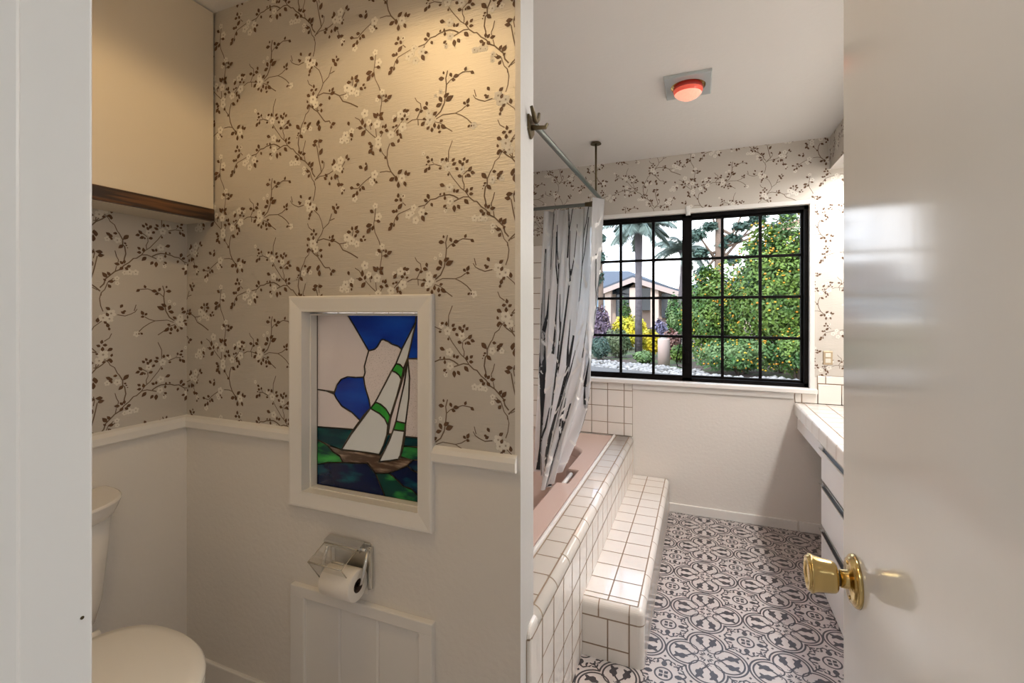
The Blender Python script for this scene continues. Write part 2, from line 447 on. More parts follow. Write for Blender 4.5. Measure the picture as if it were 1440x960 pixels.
FLOWERS = {
    1: [(470, 630, 42), (400, 720, 42), (460, 742, 36), (540, 290, 44), (620, 235, 36), (490, 360, 36), (560, 365, 32), (980, 415, 46), (1300, 870, 48), (930, 820, 46), (880, 905, 28), (550, 80, 0)],
    3: [(500, 255, 28), (30, 440, 42), (100, 490, 40), (45, 510, 38), (940, 475, 34), (985, 620, 44), (665, 380, 36), (900, 165, 34), (1390, 600, 46), (1320, 345, 24)],
    5: [(100, 215, 48), (135, 290, 38), (560, 130, 48), (620, 180, 46), (690, 220, 38), (545, 245, 30), (65, 605, 26), (1035, 255, 34), (968, 350, 28), (965, 680, 48), (800, 510, 48), (855, 635, 36),
        (1280, 590, 46), (1310, 770, 52), (1150, 850, 46), (1378, 600, 28), (1195, 620, 28), (980, 890, 42)],
    4: [(20, 500, 38), (125, 560, 46), (45, 670, 44), (0, 575, 30), (500, 225, 48), (510, 410, 44), (450, 540, 28), (1080, 120, 46), (840, 645, 42), (920, 640, 44), (985, 650, 34), (1085, 740, 34), (1080, 820, 30)],
    2: [(475, 715, 48), (665, 750, 44), (390, 650, 34), (150, 540, 26)],
    6: [(225, 640, 42), (235, 725, 56), (200, 785, 34), (380, 370, 26), (830, 895, 44), (310, 415, 24)],
}
PW, PH = 0.687, 0.474           # roll width and vertical repeat (half drop from roll to roll)


def paper_point(reg, x, y):
    ox, oy = RG[reg]
    p = on_y(ox + x / 9.6, oy + y / 9.6, YA)
    return (p.x, p.z)


def poly_strip(pts, w0, w1):
    """quads of a tapering line through 2-D points"""
    res, n, prev = [], len(pts), None
    for i in range(n):
        a, b = pts[max(0, i - 1)], pts[min(n - 1, i + 1)]
        dx, dy = b[0] - a[0], b[1] - a[1]
        l = math.hypot(dx, dy) or 1e-9
        wd = w0 + (w1 - w0) * i / max(1, n - 1)
        nx, ny = -dy / l * wd / 2, dx / l * wd / 2
        cur = ((pts[i][0] + nx, pts[i][1] + ny), (pts[i][0] - nx, pts[i][1] - ny))
        if prev:
            res.append([prev[0], prev[1], cur[1], cur[0]])
        prev = cur
    return res


def paper_cell():
    cell = []                                                      # (slot, height step, polygon)
    for reg, L in STEMS.items():
        for k in L:
            pts = [paper_point(reg, *p) for p in k]
            wd = 0.0042 if len(k) > 6 else 0.0030
            cell += [(3, 1, q) for q in poly_strip(pts, wd * 0.8, wd)]
    for reg, L in LEAVES.items():
        for x0, y0, x1, y1 in L:
            a, b = paper_point(reg, x0, y0), paper_point(reg, x1, y1)
            dx, dy = b[0] - a[0], b[1] - a[1]
            l = math.hypot(dx, dy)
            wd = min(0.72, 0.42 + 0.006 / l * 0.6) * 0.56
            f = lambda s, t: (a[0] + dx * s - dy * t * wd, a[1] + dy * s + dx * t * wd)
            cell.append((2, 3, [f(-0.06, 0), f(0.18, -0.74), f(0.45, -1), f(0.75, -0.68), f(1.09, 0), f(0.75, 0.66), f(0.45, 1), f(0.18, 0.72)]))
    rnd = random.Random(4)
    for reg, L in FLOWERS.items():
        for x, y, r in L:
            if r < 5:
                continue
            c = paper_point(reg, x, y)
            e = paper_point(reg, x + r, y)
            R = abs(e[0] - c[0]) * 1.12
            a0 = rnd.uniform(0, 6)
            for k in range(5):
                a = a0 + k * 2 * PI / 5
                pc = (c[0] + math.cos(a) * R * 0.58, c[1] + math.sin(a) * R * 0.58)
                cell.append((4, 2, [(pc[0] + math.cos(t) * R * 0.40, pc[1] + math.sin(t) * R * 0.40) for t in np.linspace(0, 2 * PI, 9)[:-1]]))
            cell.append((5, 4, [(c[0] + math.cos(t) * R * 0.17, c[1] + math.sin(t) * R * 0.17) for t in np.linspace(0, 2 * PI, 7)[:-1]]))
    return cell


CELL = paper_cell()
CMAT = [PAINT, PAPER, LEAF, STEM, PETAL, EYE]                      # slots of every papered wall


def clip(poly, axis, lim, sign):
    outp = []
    for i in range(len(poly)):
        a, b = poly[i], poly[(i + 1) % len(poly)]
        da, db = sign * (a[axis] - lim), sign * (b[axis] - lim)
        if da <= 0:
            outp.append(a)
        if (da < 0 < db) or (db < 0 < da):
            t = da / (da - db)
            outp.append((a[0] + (b[0] - a[0]) * t, a[1] + (b[1] - a[1]) * t))
    return outp


LIFT = [0]


def paper_on(mb, u0, u1, z0, z1, to3d, shift=(0.0, 0.0)):
    """print the repeat on a wall rectangle; to3d(u, z, lift) -> point"""
    ux = [p[0] for c in CELL for p in c[2]]
    uz = [p[1] for c in CELL for p in c[2]]
    a0, a1, b0, b1 = min(ux), max(ux), min(uz), max(uz)
    for i in range(-8, 9):
        du = i * PW + shift[0]
        if a1 + du < u0 or a0 + du > u1:
            continue
        for j in range(-8, 9):
            dz = j * PH - i * PH / 2 + shift[1]
            if b1 + dz < z0 or b0 + dz > z1:
                continue
            for slot, h, poly in CELL:
                q = [(p[0] + du, p[1] + dz) for p in poly]
                qx, qz = [p[0] for p in q], [p[1] for p in q]
                if max(qx) < u0 or min(qx) > u1 or max(qz) < z0 or min(qz) > z1:
                    continue
                if min(qx) < u0:
                    q = clip(q, 0, u0, -1)
                if max(qx) > u1:
                    q = clip(q, 0, u1, 1)
                if q and min(p[1] for p in q) < z0:
                    q = clip(q, 1, z0, -1)
                if q and max(p[1] for p in q) > z1:
                    q = clip(q, 1, z1, 1)
                if len(q) >= 3:
                    LIFT[0] = (LIFT[0] + 1) % 41                  # no two printed shapes share a plane
                    mb.face([to3d(p[0], p[1], 0.0003 * h + 0.000007 * LIFT[0]) for p in q], slot)


# ---------------------------------------------------------------- alcove wall (partition with the stained glass opening)
GX0, GX1, GZ0, GZ1 = -1.221, -0.770, 0.776, 1.362
b = MB()
xl, ZT = -1.93, 2.62
paperf = {'-y': 1}
HO = 0.006
b.box(xl, GX0 - HO, YA, YA2, 0, RAIL, 0)
b.box(xl, GX0 - HO, YA, YA2, RAIL, ZT, 0, paperf)
b.box(GX1 + HO, -0.468, YA, YA2, 0, RAIL, 0)
b.box(GX1 + HO, -0.468, YA, YA2, RAIL, ZT, 0, paperf)
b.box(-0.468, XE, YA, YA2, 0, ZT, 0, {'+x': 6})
b.box(GX0 - HO, GX1 + HO, YA, YA2, 0, GZ0 - HO, 0)
b.box(GX0 - HO, GX1 + HO, YA, YA2, GZ1 + HO, ZT, 0, paperf)
hole = (-1.272, -0.722, 0.0, 1.42)
for u0, u1, z0, z1 in ((XL, -1.262, RAIL, 2.47), (-0.732, -0.468, RAIL, 2.47), (-1.262, -0.732, 1.41, 2.47)):
    paper_on(b, u0, u1, z0, z1, lambda u, z, h: (u, YA - h, z))
struct('wall_alcove', b, CMAT + [END_DIM])

# ---------------------------------------------------------------- left wall of the alcove
b = MB()
b.box(-1.93, XL, YF0, YA, 0, RAIL, 0)
b.box(-1.93, XL, YF0, YA, RAIL, ZT, 0, {'+x': 1})
paper_on(b, -YA, -YF1, RAIL, 1.72, lambda u, z, h: (XL + h, -u, z), (0.27, 0.11))
struct('wall_left', b, CMAT)

# ---------------------------------------------------------------- front wall with the doorway the camera looks through
b = MB()
b.box(-1.93, XJ - 0.02, YF0, YF1, 0, ZT, 0)
b.box(DX + 0.065, 1.24, YF0, YF1, 0, ZT, 0)
b.box(XJ - 0.02, DX + 0.065, YF0, YF1, 2.12, ZT, 0)
struct('wall_front', b, [PAINT])

# ---------------------------------------------------------------- window wall
WX0, WX1, WZ0, WZ1 = -0.825, 0.652, 0.882, 2.063
b = MB()
YB = 3.52
b.box(-1.6, WX0, YW, YB, 0, ZT, 0, {'-y': 1})
b.box(WX1, 1.26, YW, YB, 0, RAIL, 0)
b.box(WX1, 1.26, YW, YB, RAIL, ZT, 0, {'-y': 1})
b.box(WX0, WX1, YW, YB, 0, WZ0, 0)
b.box(WX0, WX1, YW, YB, WZ1, ZT, 0, {'-y': 1})
for u0, u1, z0, z1 in ((XT, WX0, 1.874, ZC), (WX1, XR, 0.97, ZC), (WX0, WX1, WZ1, ZC)):
    paper_on(b, u0, u1, z0, z1, lambda u, z, h: (u, YW - h, z), (0.185, 0.05))
struct('wall_back', b, CMAT)

# ---------------------------------------------------------------- wall behind the tub, right wall, hall walls
b = MB()
b.box(-1.6, XT, YA2, YW, 0, 1.874, 0)
b.box(-1.6, XT, YA2, YW, 1.874, ZT, 0, {'+x': 1})
paper_on(b, YA2, YW, 1.874, ZC, lambda u, z, h: (XT + h, u, z), (2.3, 0.0))
struct('wall_tub', b, CMAT)
b = MB()
b.box(XR, 1.24, YF1, YW, 0, ZT, 0)
struct('wall_right', b, [PAINT])
b = MB()
b.box(-1.5, -1.38, -2.2, YF0, 0, ZT, 0)
b.box(1.38, 1.5, -2.2, YF0, 0, ZT, 0)
b.box(-1.5, 1.5, -2.32, -2.2, 0, ZT, 0)
struct('wall_hall', b, [PAINT])

# ---------------------------------------------------------------- ceilings
b = MB()
b.box(XE, XR + 0.1, YF1, YB, ZC, 2.62, 0)
b.box(-1.6, XE, YA2, YB, ZC, 2.62, 0)
struct('ceiling', b, [CEIL])
b = MB()
b.box(-1.93, XE, YF1, YA, ZC2, 2.62, 0)
struct('ceiling_alcove', b, [CEIL])
b = MB()
b.box(-1.5, 1.5, -2.32, YF0, 2.44, 2.62, 0)
b.box(-2.2, 1.5, -2.6, 3.9, 2.62, 2.75, 0)
struct('ceiling_hall', b, [CEIL])

# soffit over the vanity
b = MB()
b.box(0.731, XR, 0.60, YW, 2.24, ZC, 0, {'-x': 1})
paper_on(b, -YW, -0.6, 2.24, ZC, lambda u, z, h: (0.731 - h, -u, z), (0.33, 0.2))
b.box(0.7265, 0.7312, YW - 0.005, YW, 2.24, ZC, 0)
struct('wall_soffit', b, CMAT)

# ---------------------------------------------------------------- floor with its printed tile pattern
FP = 0.152                                                         # half a repeat


def stroke(pts, wd, closed=False):
    if closed:
        pts = list(pts) + [pts[0], pts[1]]
        q = poly_strip(pts, wd, wd)
        return q[:-1] if False else q
    return poly_strip(pts, wd, wd)


def arc(cx, cy, r, a0, a1, n=24):
    return [(cx + r * math.cos(math.radians(a0 + (a1 - a0) * i / n)), cy + r * math.sin(math.radians(a0 + (a1 - a0) * i / n))) for i in range(n + 1)]


def rot(poly, deg, o=(0, 0), off=(0, 0)):
    c, s = math.cos(math.radians(deg)), math.sin(math.radians(deg))
    return [(o[0] + c * p[0] - s * p[1] + off[0], o[1] + s * p[0] + c * p[1] + off[1]) for p in poly]


def floor_cell():
    P = []
    lobe = []
    # one lobe to the right (+x); the outer lines meet the neighbouring lobes on the diagonals
    LW = 0.044
    lobe += stroke(arc(0.5, 0, 0.487, -90, 90, 36), LW)
    lobe += stroke(arc(0.5, 0, 0.405, -103, 103, 36), LW)
    for s in (1, -1):
        lobe += stroke([(0.395, 0.385 * s), (0.32, 0.355 * s), (0.245, 0.29 * s), (0.20, 0.21 * s), (0.195, 0.13 * s), (0.225, 0.06 * s), (0.28, 0.02 * s), (0.35, 0.0)], 0.036)   # the round curls of the heart
        lobe += [[(0.43, 0.40 * s), (0.36, 0.43 * s), (0.33, 0.33 * s), (0.40, 0.35 * s)]]
        lobe += stroke([(0.34, 0.03 * s), (0.27, 0.075 * s), (0.30, 0.12 * s)], 0.02)
        blob = [(0.50, 0.075), (0.56, 0.055), (0.63, 0.09), (0.70, 0.05), (0.715, 0.075), (0.690, 0.13), (0.735, 0.185), (0.70, 0.215), (0.635, 0.185), (0.575, 0.215), (0.52, 0.20), (0.505, 0.155), (0.44, 0.12)]
        blob = [(0.635 + (x - 0.60) * 1.28, 0.165 + (y - 0.135) * 1.28) for x, y in blob]
        lobe += [[(x, y * s) for x, y in (blob if s > 0 else reversed(blob))]]
        lobe += stroke([(0.55, 0.14 * s), (0.45, 0.09 * s), (0.35, 0.005 * s)], 0.045)
    lobe += [[(0.31, 0.034), (0.31, -0.034), (0.38, -0.034), (0.38, 0.034)]]
    for k in range(4):
        P += [rot(q, 90 * k) for q in lobe]
    # small leaves round the centre
    for k in range(4):
        for d in (-24, 0, 24):
            P += [rot([(0.07, 0), (0.13, -0.026), (0.20, 0), (0.13, 0.026)], 45 + 90 * k + d)]
    # cusp and trident on each diagonal, pointing from the quatrefoil to the ring
    for k in range(4):
        t = []
        t += [[(0.66, 0.0), (0.735, -0.07), (0.755, 0.0), (0.735, 0.07)]]
        t += stroke([(0.70, 0), (0.98, 0)], 0.034)
        for s in (1, -1):
            t += stroke([(0.82, 0), (0.90, 0.09 * s)], 0.04)
            t += stroke([(0.91, 0), (1.02, 0.08 * s)], 0.04)
        P += [rot(q, 45 + 90 * k) for q in t]
    # ring with four petals at the corner
    R = []
    R += stroke(arc(0, 0, 0.205, 0, 360, 40), 0.042)
    for k in range(4):
        R += [rot([(0.012, 0.012), (0.105, 0.022), (0.112, 0.112), (0.022, 0.105)], 90 * k)]
    # scrolls beside the ring, on its four axes, and the little diamonds
    for k in range(4):
        t = []
        t += [[(0.28, -0.04), (0.35, -0.075), (0.42, -0.055), (0.46, 0), (0.42, 0.055), (0.35, 0.075), (0.28, 0.04), (0.26, 0)]]
        for s in (1, -1):
            t += stroke([(0.42, 0), (0.50, 0.03 * s), (0.53, 0.10 * s), (0.48, 0.17 * s), (0.40, 0.15 * s)], 0.048)
            t += [[(0.43, 0.13 * s), (0.36, 0.13 * s), (0.33, 0.19 * s), (0.40, 0.19 * s)]]
            t += [[(0.50, 0.16 * s), (0.44, 0.22 * s), (0.36, 0.30 * s), (0.47, 0.26 * s)]]
        t += [[(0.60, 0), (0.645, -0.04), (0.69, 0), (0.645, 0.04)]]
        R += [rot(q, 90 * k) for q in t]
    P += [[(x + 1, y + 1) for x, y in q] for q in R]
    return P


FCELL = floor_cell()
b = MB()
b.box(-1.93, 1.3, -2.2, YB, -0.12, 0.0, 0)
cx0, cy0 = 0.0205, 2.918
for i in range(-4, 5):
    for j in range(-10, 3):
        ox, oy = cx0 + i * 2 * FP, cy0 + j * 2 * FP
        if oy < 0.7 or ox > 0.85 or ox < -1.75 or (ox < -0.9 and oy > 1.3):
            continue
        for n_, q in enumerate(FCELL):
            b.face([(ox + p[0] * FP, oy + p[1] * FP, 0.0003 + 0.000004 * (n_ * 7 % 101)) for p in q], 1)
struct('floor', b, [FLOORB, FLOORD])

# ---------------------------------------------------------------- baseboards, chair rail, jamb
b = MB()
b.bbox(-0.21, 0.56, YW - 0.013, YW + 0.002, 0, 0.062, 0.004)
b.bbox(0.57, XR, YW - 0.013, YW + 0.002, 0, 0.062, 0.004)
struct('baseboard_back', b, [TRIM])
b = MB()
b.bbox(XL, -1.262, YA - 0.013, YA + 0.002, 0, 0.088, 0.004)
b.bbox(-0.716, XE, YA - 0.013, YA + 0.002, 0, 0.088, 0.004)
b.bbox(XL - 0.002, XL + 0.013, YF1, YA, 0, 0.088, 0.004)
struct('baseboard_alcove', b, [TRIM])
b = MB()
rail = [(0.0, 0.934), (0.012, 0.934), (0.018, 0.940), (0.018, 0.962), (0.012, 0.974), (0.0, 0.981)]
for x0, x1 in ((XL, -1.270), (-0.722, -0.461)):
    b.loft([[(x0, YA - d, z) for d, z in rail], [(x1, YA - d, z) for d, z in rail]], 0, True, True, True, False)
b.loft([[(XL + d, YA, z) for d, z in rail], [(XL + d, YF1, z) for d, z in rail]], 0, True, True, True, False)
struct('trim_1', b, [TRIM])['label'] = 'painted chair rail along the alcove walls'
b = MB()
b.bbox(XJ - 0.022, XJ, YF0 - 0.01, YF1 + 0.010, 0, 2.10, 0.003, 3)
b.bbox(XJ - 0.005, XJ + 0.006, YF0 - 0.01, 0.212, 0, 2.10, 0.004, 3)
b.bbox(XJ - 0.09, XJ - 0.008, YF1, YF1 + 0.012, 0, 2.16, 0.004, 2)
b.lathe([(0.0016, 0.0), (0.0016, 0.0005)], (XJ, 0.2562, 1.082), 'X', 8, 1)
struct('trim_2', b, [JAMB, BRONZE])['label'] = 'white painted jamb on the left of the doorway'
b = MB()
b.box(XJ - 0.02, DX + 0.065, YF0 - 0.01, YF1 + 0.01, 2.10, 2.12, 0)
b.box(DX + 0.043, DX + 0.066, YF0 - 0.01, YF1 + 0.01, 0, 2.10, 0)
struct('trim_3', b, [JAMB])

# ---------------------------------------------------------------- window
win = bpy.data.objects.new('window_1', None)
C.objects.link(win)
win.location = (-0.087, YW, WZ0)
win['kind'] = 'structure'
win['label'] = 'black-framed sliding window with white casing over the tub and vanity'
b = MB()
T = 0.026
b.bbox(WX0, WX0 + T, YW - 0.008, YB, WZ0, WZ1, 0.003)
b.bbox(WX1 - T, WX1, YW - 0.008, YB, WZ0, WZ1, 0.003)
b.bbox(WX0 + 0.001, WX1 + 0.001, YW - 0.0087, YB, WZ1 - T, WZ1 + 0.002, 0.003)
b.build('casing', TRIM, win)
b = MB()
b.bbox(WX0 - 0.012, WX1 + 0.012, YW - 0.040, YB, WZ0 - 0.018, WZ0 + 0.012, 0.006, 3)
b.bbox(-0.446, 0.540, YW - 0.014, YW + 0.002, WZ0 - 0.058, WZ0 - 0.016, 0.004)
b.build('sill', TRIM, win)
fx0, fx1, fz0, fz1 = WX0 + T, WX1 - T, WZ0 + 0.012, WZ1 - T
YFm = YW + 0.028
b = MB()
fr = 0.024
b.box(fx0, fx1, YFm, YFm + 0.06, fz0, fz0 + fr, 0)
b.box(fx0, fx1, YFm, YFm + 0.06, fz1 - fr, fz1, 0)
b.box(fx0, fx0 + fr, YFm, YFm + 0.06, fz0, fz1, 0)
b.box(fx1 - fr, fx1, YFm, YFm + 0.06, fz0, fz1, 0)
b.box(-0.1185, -0.0565, YFm, YFm + 0.058, fz0, fz1, 0)
b.build('window_frame', BLACK, win)
xm = -0.0875


def sash(x0, x1, y, nm):
    b = MB()
    z0, z1, st = fz0 + 0.018, fz1 - 0.018, 0.026
    b.bbox(x0, x0 + st, y, y + 0.026, z0, z1, 0.003)
    b.bbox(x1 - st, x1, y, y + 0.026, z0, z1, 0.003)
    b.bbox(x0, x1, y, y + 0.026, z0, z0 + 0.02, 0.003)
    b.bbox(x0, x1, y, y + 0.026, z1 - 0.02, z1, 0.003)
    for k in (1, 2):
        xx = x0 + st + (x1 - x0 - 2 * st) * k / 3
        b.bbox(xx - 0.0095, xx + 0.0095, y + 0.006, y + 0.020, z0, z1, 0.002)
    for k in (1, 2, 3):
        zz = z0 + 0.02 + (z1 - z0 - 0.04) * k / 4
        b.bbox(x0 + 0.01, x1 - 0.01, y + 0.005, y + 0.021, zz - 0.009, zz + 0.009, 0.002)
    s = b.build('sash', BLACK, win)
    g = MB()
    g.face([(x0 + 0.01, y + 0.013, z0 + 0.01), (x1 - 0.01, y + 0.013, z0 + 0.01), (x1 - 0.01, y + 0.013, z1 - 0.01), (x0 + 0.01, y + 0.013, z1 - 0.01)])
    o = g.build('window_glass', GLASS)
    o.parent = s
    o.location = -Vector(win.location) - Vector(s.location) + Vector(win.location) if False else (0, 0, 0)
    return s


sash(fx0 + 0.012, xm + 0.030, YFm + 0.004, 'left')
sash(xm - 0.030, fx1 - 0.012, YFm + 0.033, 'right')
b = MB()
b.bbox(xm - 0.012, xm + 0.012, YFm - 0.012, YFm + 0.008, 1.02, 1.10, 0.003)
hp = [(xm - 0.005, YFm - 0.014, 1.085), (xm - 0.02, YFm - 0.03, 1.17), (xm - 0.035, YFm - 0.035, 1.185), (xm - 0.05, YFm - 0.035, 1.12), (xm - 0.068, YFm - 0.03, 1.04), (xm - 0.06, YFm - 0.025, 0.995), (xm - 0.02, YFm - 0.02, 0.985)]
b.tube(hp, 0.0035, 6)
b.build('window_latch', BLACK, win)

t = thing('window_bracket', 'small white plastic bracket on the window casing above the mullion', 'bracket', (-0.079, YW - 0.008, 2.05))
b = MB()
b.bbox(-0.094, -0.064, YW - 0.020, YW - 0.007, 2.018, 2.082, 0.003)
b.build('bracket_body', TRIM, t)
b = MB()
b.bbox(-0.088, -0.070, YW - 0.030, YW - 0.019, 2.02, 2.045, 0.003)
b.build('clip', JAMB, t)

# ---------------------------------------------------------------- tile work
TP = 0.1165


def lines_on_plane(b, P, us, vs, u0, u1, v0, v1, wd=0.0054, m=1, lift=0.0005):
    """grout lines drawn on a flat face: P(u, v, lift) -> point"""
    for u in us:
        b.face([P(u - wd / 2, v0, lift), P(u + wd / 2, v0, lift), P(u + wd / 2, v1, lift), P(u - wd / 2, v1, lift)], m)
    for v in vs:
        b.face([P(u0, v - wd / 2, lift), P(u1, v - wd / 2, lift), P(u1, v + wd / 2, lift), P(u0, v + wd / 2, lift)], m)


def seq(a, b, s):
    r, x = [], a
    while x < b - 1e-6:
        r.append(x)
        x += s
    return r


# tiles on the wall beside the tub, under and left of the window: real slabs over the wall, grooved by grout lines
def tile_slab(b, P, us, vs, gap=0.0050, th=0.006, ch=0.0016):
    for i in range(len(us) - 1):
        for j in range(len(vs) - 1):
            a0, a1, c0, c1 = us[i] + gap / 2, us[i + 1] - gap / 2, vs[j] + gap / 2, vs[j + 1] - gap / 2
            if a1 - a0 < 0.006 or c1 - c0 < 0.006:
                continue
            lo = [P(a0, c0, 0), P(a1, c0, 0), P(a1, c1, 0), P(a0, c1, 0)]
            hi = [P(a0 + ch, c0 + ch, th), P(a1 - ch, c0 + ch, th), P(a1 - ch, c1 - ch, th), P(a0 + ch, c1 - ch, th)]
            mid = [P(a0, c0, th - ch), P(a1, c0, th - ch), P(a1, c1, th - ch), P(a0, c1, th - ch)]
            b.face(hi, 0)
            for k in range(4):
                b.face([mid[k], mid[(k + 1) % 4], hi[(k + 1) % 4], hi[k]], 0, False)
                b.face([lo[k], lo[(k + 1) % 4], mid[(k + 1) % 4], mid[k]], 0, False)


b = MB()
PWN = lambda u, v, h: (u, YW - 0.003 - h, v)
us = [-0.446 - 0.0006, -0.4995] + [-0.504 - TP * k for k in range(1, 9)]
us = sorted(set([-0.446, -0.5044] + [-0.5044 - TP * k for k in range(1, 9)] + [XT]))
us = [u for u in us if u >= XT]
vz = [0.4585 + TP * k for k in range(0, 4)]
vz = [0.489, 0.577, 0.6935, 0.810, WZ0 - 0.019]
b.box(XT, -0.446, YW - 0.003, YW - 0.0002, 0.488, WZ0 - 0.018, 1)
tile_slab(b, PWN, us, vz)
us2 = [u for u in us if u <= WX0 - 0.02] + [WX0 - 0.014]
vz2 = [WZ0 - 0.019] + [0.810 + TP * k for k in range(1, 10)]
vz2[-1] = 1.874
b.box(XT, WX0 - 0.013, YW - 0.003, YW - 0.0002, WZ0 - 0.019, 1.874, 1)
tile_slab(b, PWN, us2, vz2)
PWT = lambda u, v, h: (XT + 0.003 + h, u, v)
o = b.build('tub_wall_tile', [TILE, GROUT])
tag(o, 'cream square wall tile on the window wall below and left of the window', 'wall tile')
o['kind'] = 'structure'
b = MB()
b.box(XT + 0.0002, XT + 0.003, YA2, YW - 0.010, 0.488, 1.874, 1)
tile_slab(b, PWT, [YA2 + 0.005] + seq(YA2 + 0.06, YW - 0.02, TP) + [YW - 0.012], [0.489] + [0.577 + TP * k for k in range(0, 11)] + [1.874])
o = b.build('tub_wall_tile', [TILE, GROUT])
tag(o, 'cream square wall tile on the wall at the back of the tub', 'wall tile')
o['kind'] = 'structure'

# curb between tub and floor
XC, ZCB, RB = -0.44, 0.487, 0.034
prof = [(XC, 0.0), (XC, ZCB - RB)] + [(XC - RB + RB * math.cos(a), ZCB - RB + RB * math.sin(a)) for a in np.linspace(0, PI / 2, 9)[1:]] + [(-0.557, ZCB), (-0.565, ZCB - 0.004), (-0.565, 0.0)]
Y0C, Y1C = YA2, YW - 0.010
b = MB()
b.loft([[(x, y, z) for x, z in prof] for y in (Y0C, Y1C)], 0, True, True, True, False)
for i in range(len(b.s)):
    if 1 <= i <= 9:
        b.s[i] = True
# facing that wraps onto the free end of the partition
ye = 1.227
top = [(1.333, ZCB - 0.002)]
arcp = [(ye + RB - RB * math.cos(a), ZCB - RB + RB * math.sin(a)) for a in np.linspace(0, PI / 2, 9)]
side = [(ye, 0.0)] + arcp + [(Y0C + 0.002, ZCB), (Y0C + 0.002, 0.0)]
xo = [XC + 0.0, XC - 0.0025, XE]
b.loft([[(XE - 0.001, y, z) for y, z in side], [(XE + 0.003, y, z) for y, z in side], [(XC - 0.004, y + (0.003 if y < Y0C else 0), z - (0.003 if z > 0.4 else 0)) for y, z in side],
        [(XC - 0.001, y + (0.008 if y < Y0C else 0), z - (0.008 if z > 0.4 else 0)) for y, z in side], [(XC, y + (0.015 if y < Y0C else 0), z - (0.015 if z > 0.4 else 0)) for y, z in side]], 0, True, True, True, False)
PF = lambda u, v, h: (XC + h, u, v)
ys = [1.333 + TP * k for k in range(0, 18)]
zs = [0.100, 0.216, 0.333, ZCB - RB]
lines_on_plane(b, PF, ys, [], 1.333, Y1C, 0.0, ZCB - RB, 0.0075)
lines_on_plane(b, PF, [], zs, 1.333, Y1C, 0.0, ZCB - RB)
b.box(XE - 0.001, XE + 0.001, ye - 0.003, ye + 0.002, 0, ZCB - RB, 1)
lines_on_plane(b, PF, [], [0.124, 0.288, 0.452], ye + 0.010, 1.333, 0, 0)
for z in (0.124, 0.288, 0.452):
    b.face([(XE + 0.002, ye - 0.0006, z - 0.0027), (XC - 0.004 + 0.0006, ye + 0.0024, z - 0.0027), (XC - 0.004 + 0.0006, ye + 0.0024, z + 0.0027), (XE + 0.002, ye - 0.0006, z + 0.0027)], 1)
    b.face([(XC - 0.004 + 0.0006, ye + 0.0024, z - 0.0027), (XC + 0.0006, ye + 0.014, z - 0.0027), (XC + 0.0006, ye + 0.014, z + 0.0027), (XC - 0.004 + 0.0006, ye + 0.0024, z + 0.0027)], 1)
PT = lambda u, v, h: (u, v, ZCB + h)
ytop = [1.38 + TP * k for k in range(-1, 18)]
lines_on_plane(b, PT, [-0.4685, -0.5565], ytop, -0.5565, -0.4685, Y0C, Y1C)


def wrap_line(b, y, prof, wd=0.0054, m=1):
    for i in range(len(prof) - 1):
        (x0, z0), (x1, z1) = prof[i], prof[i + 1]
        e = 0.0007
        cx, cz = XC - RB, ZCB - RB

        def out(x, z):
            d = Vector((x - cx, z - cz))
            d = d.normalized() * e if d.length > 0.005 else Vector((0, 0))
            return x + d.x, z + d.y
        a, c = out(x0, z0), out(x1, z1)
        b.face([(a[0], y - wd / 2, a[1]), (a[0], y + wd / 2, a[1]), (c[0], y + wd / 2, c[1]), (c[0], y - wd / 2, c[1])], m)


pb = [(XC, ZCB - RB)] + [(XC - RB + RB * math.cos(a), ZCB - RB + RB * math.sin(a)) for a in np.linspace(0, PI / 2, 9)[1:]]
for y in [1.333 + 0.157 * k for k in range(0, 13)]:
    wrap_line(b, y, pb)
o = b.build('tiled_curb', [TILE, GROUT])
tag(o, 'tall white tiled curb along the front of the pink tub', 'tub curb')

# step in front of the curb
SX0, SX1, SY0, SY1, SZ = XC + 0.0005, -0.200, 1.838, YW - 0.014, 0.224
bm = bmesh.new()
bmesh.ops.create_cube(bm, size=1.0)
for v in bm.verts:
    v.co = Vector((SX0 if v.co.x < 0 else SX1, SY0 if v.co.y < 0 else SY1, 0 if v.co.z < 0 else SZ))
ed = []
for e in bm.edges:
    m = (e.verts[0].co + e.verts[1].co) / 2
    top_ = m.z > SZ - 1e-4
    near = m.y < SY0 + 1e-4
    right = m.x > SX1 - 1e-4
    if (top_ and near) or (top_ and right) or (near and right):
        ed.append(e)
RS = 0.026
bmesh.ops.bevel(bm, geom=ed, offset=RS, segments=6, affect='EDGES', profile=0.5)
b = MB()
b.bm(bm, 0, False)
PT2 = lambda u, v, h: (u, v, SZ + h)
lines_on_plane(b, PT2, [-0.3425, SX1 - RS], [SY0 + RS, 1.897] + [1.897 + TP * k for k in range(1, 13)], SX0, SX1 - RS, SY0 + RS, SY1)
PN = lambda u, v, h: (u, SY0 - h, v)
lines_on_plane(b, PN, [-0.3385, -0.256], [0.053], SX0, -0.256, 0.0, 0.165)
lines_on_plane(b, PN, [], [0.165], SX0, SX1 - RS, 0, 0)
lines_on_plane(b, PN, [-0.3745, -0.256], [], 0, 0, 0.165, SZ - RS)
PS = lambda u, v, h: (SX1 + h, u, v)
lines_on_plane(b, PS, [1.897 + TP * k for k in range(0, 13)], [0.053, 0.165], SY0 + RS, SY1, 0, 0.165)
lines_on_plane(b, PS, [1.95 + 0.157 * k for k in range(0, 10)], [], 0, 0, 0.165, SZ - RS)
e = 0.0006
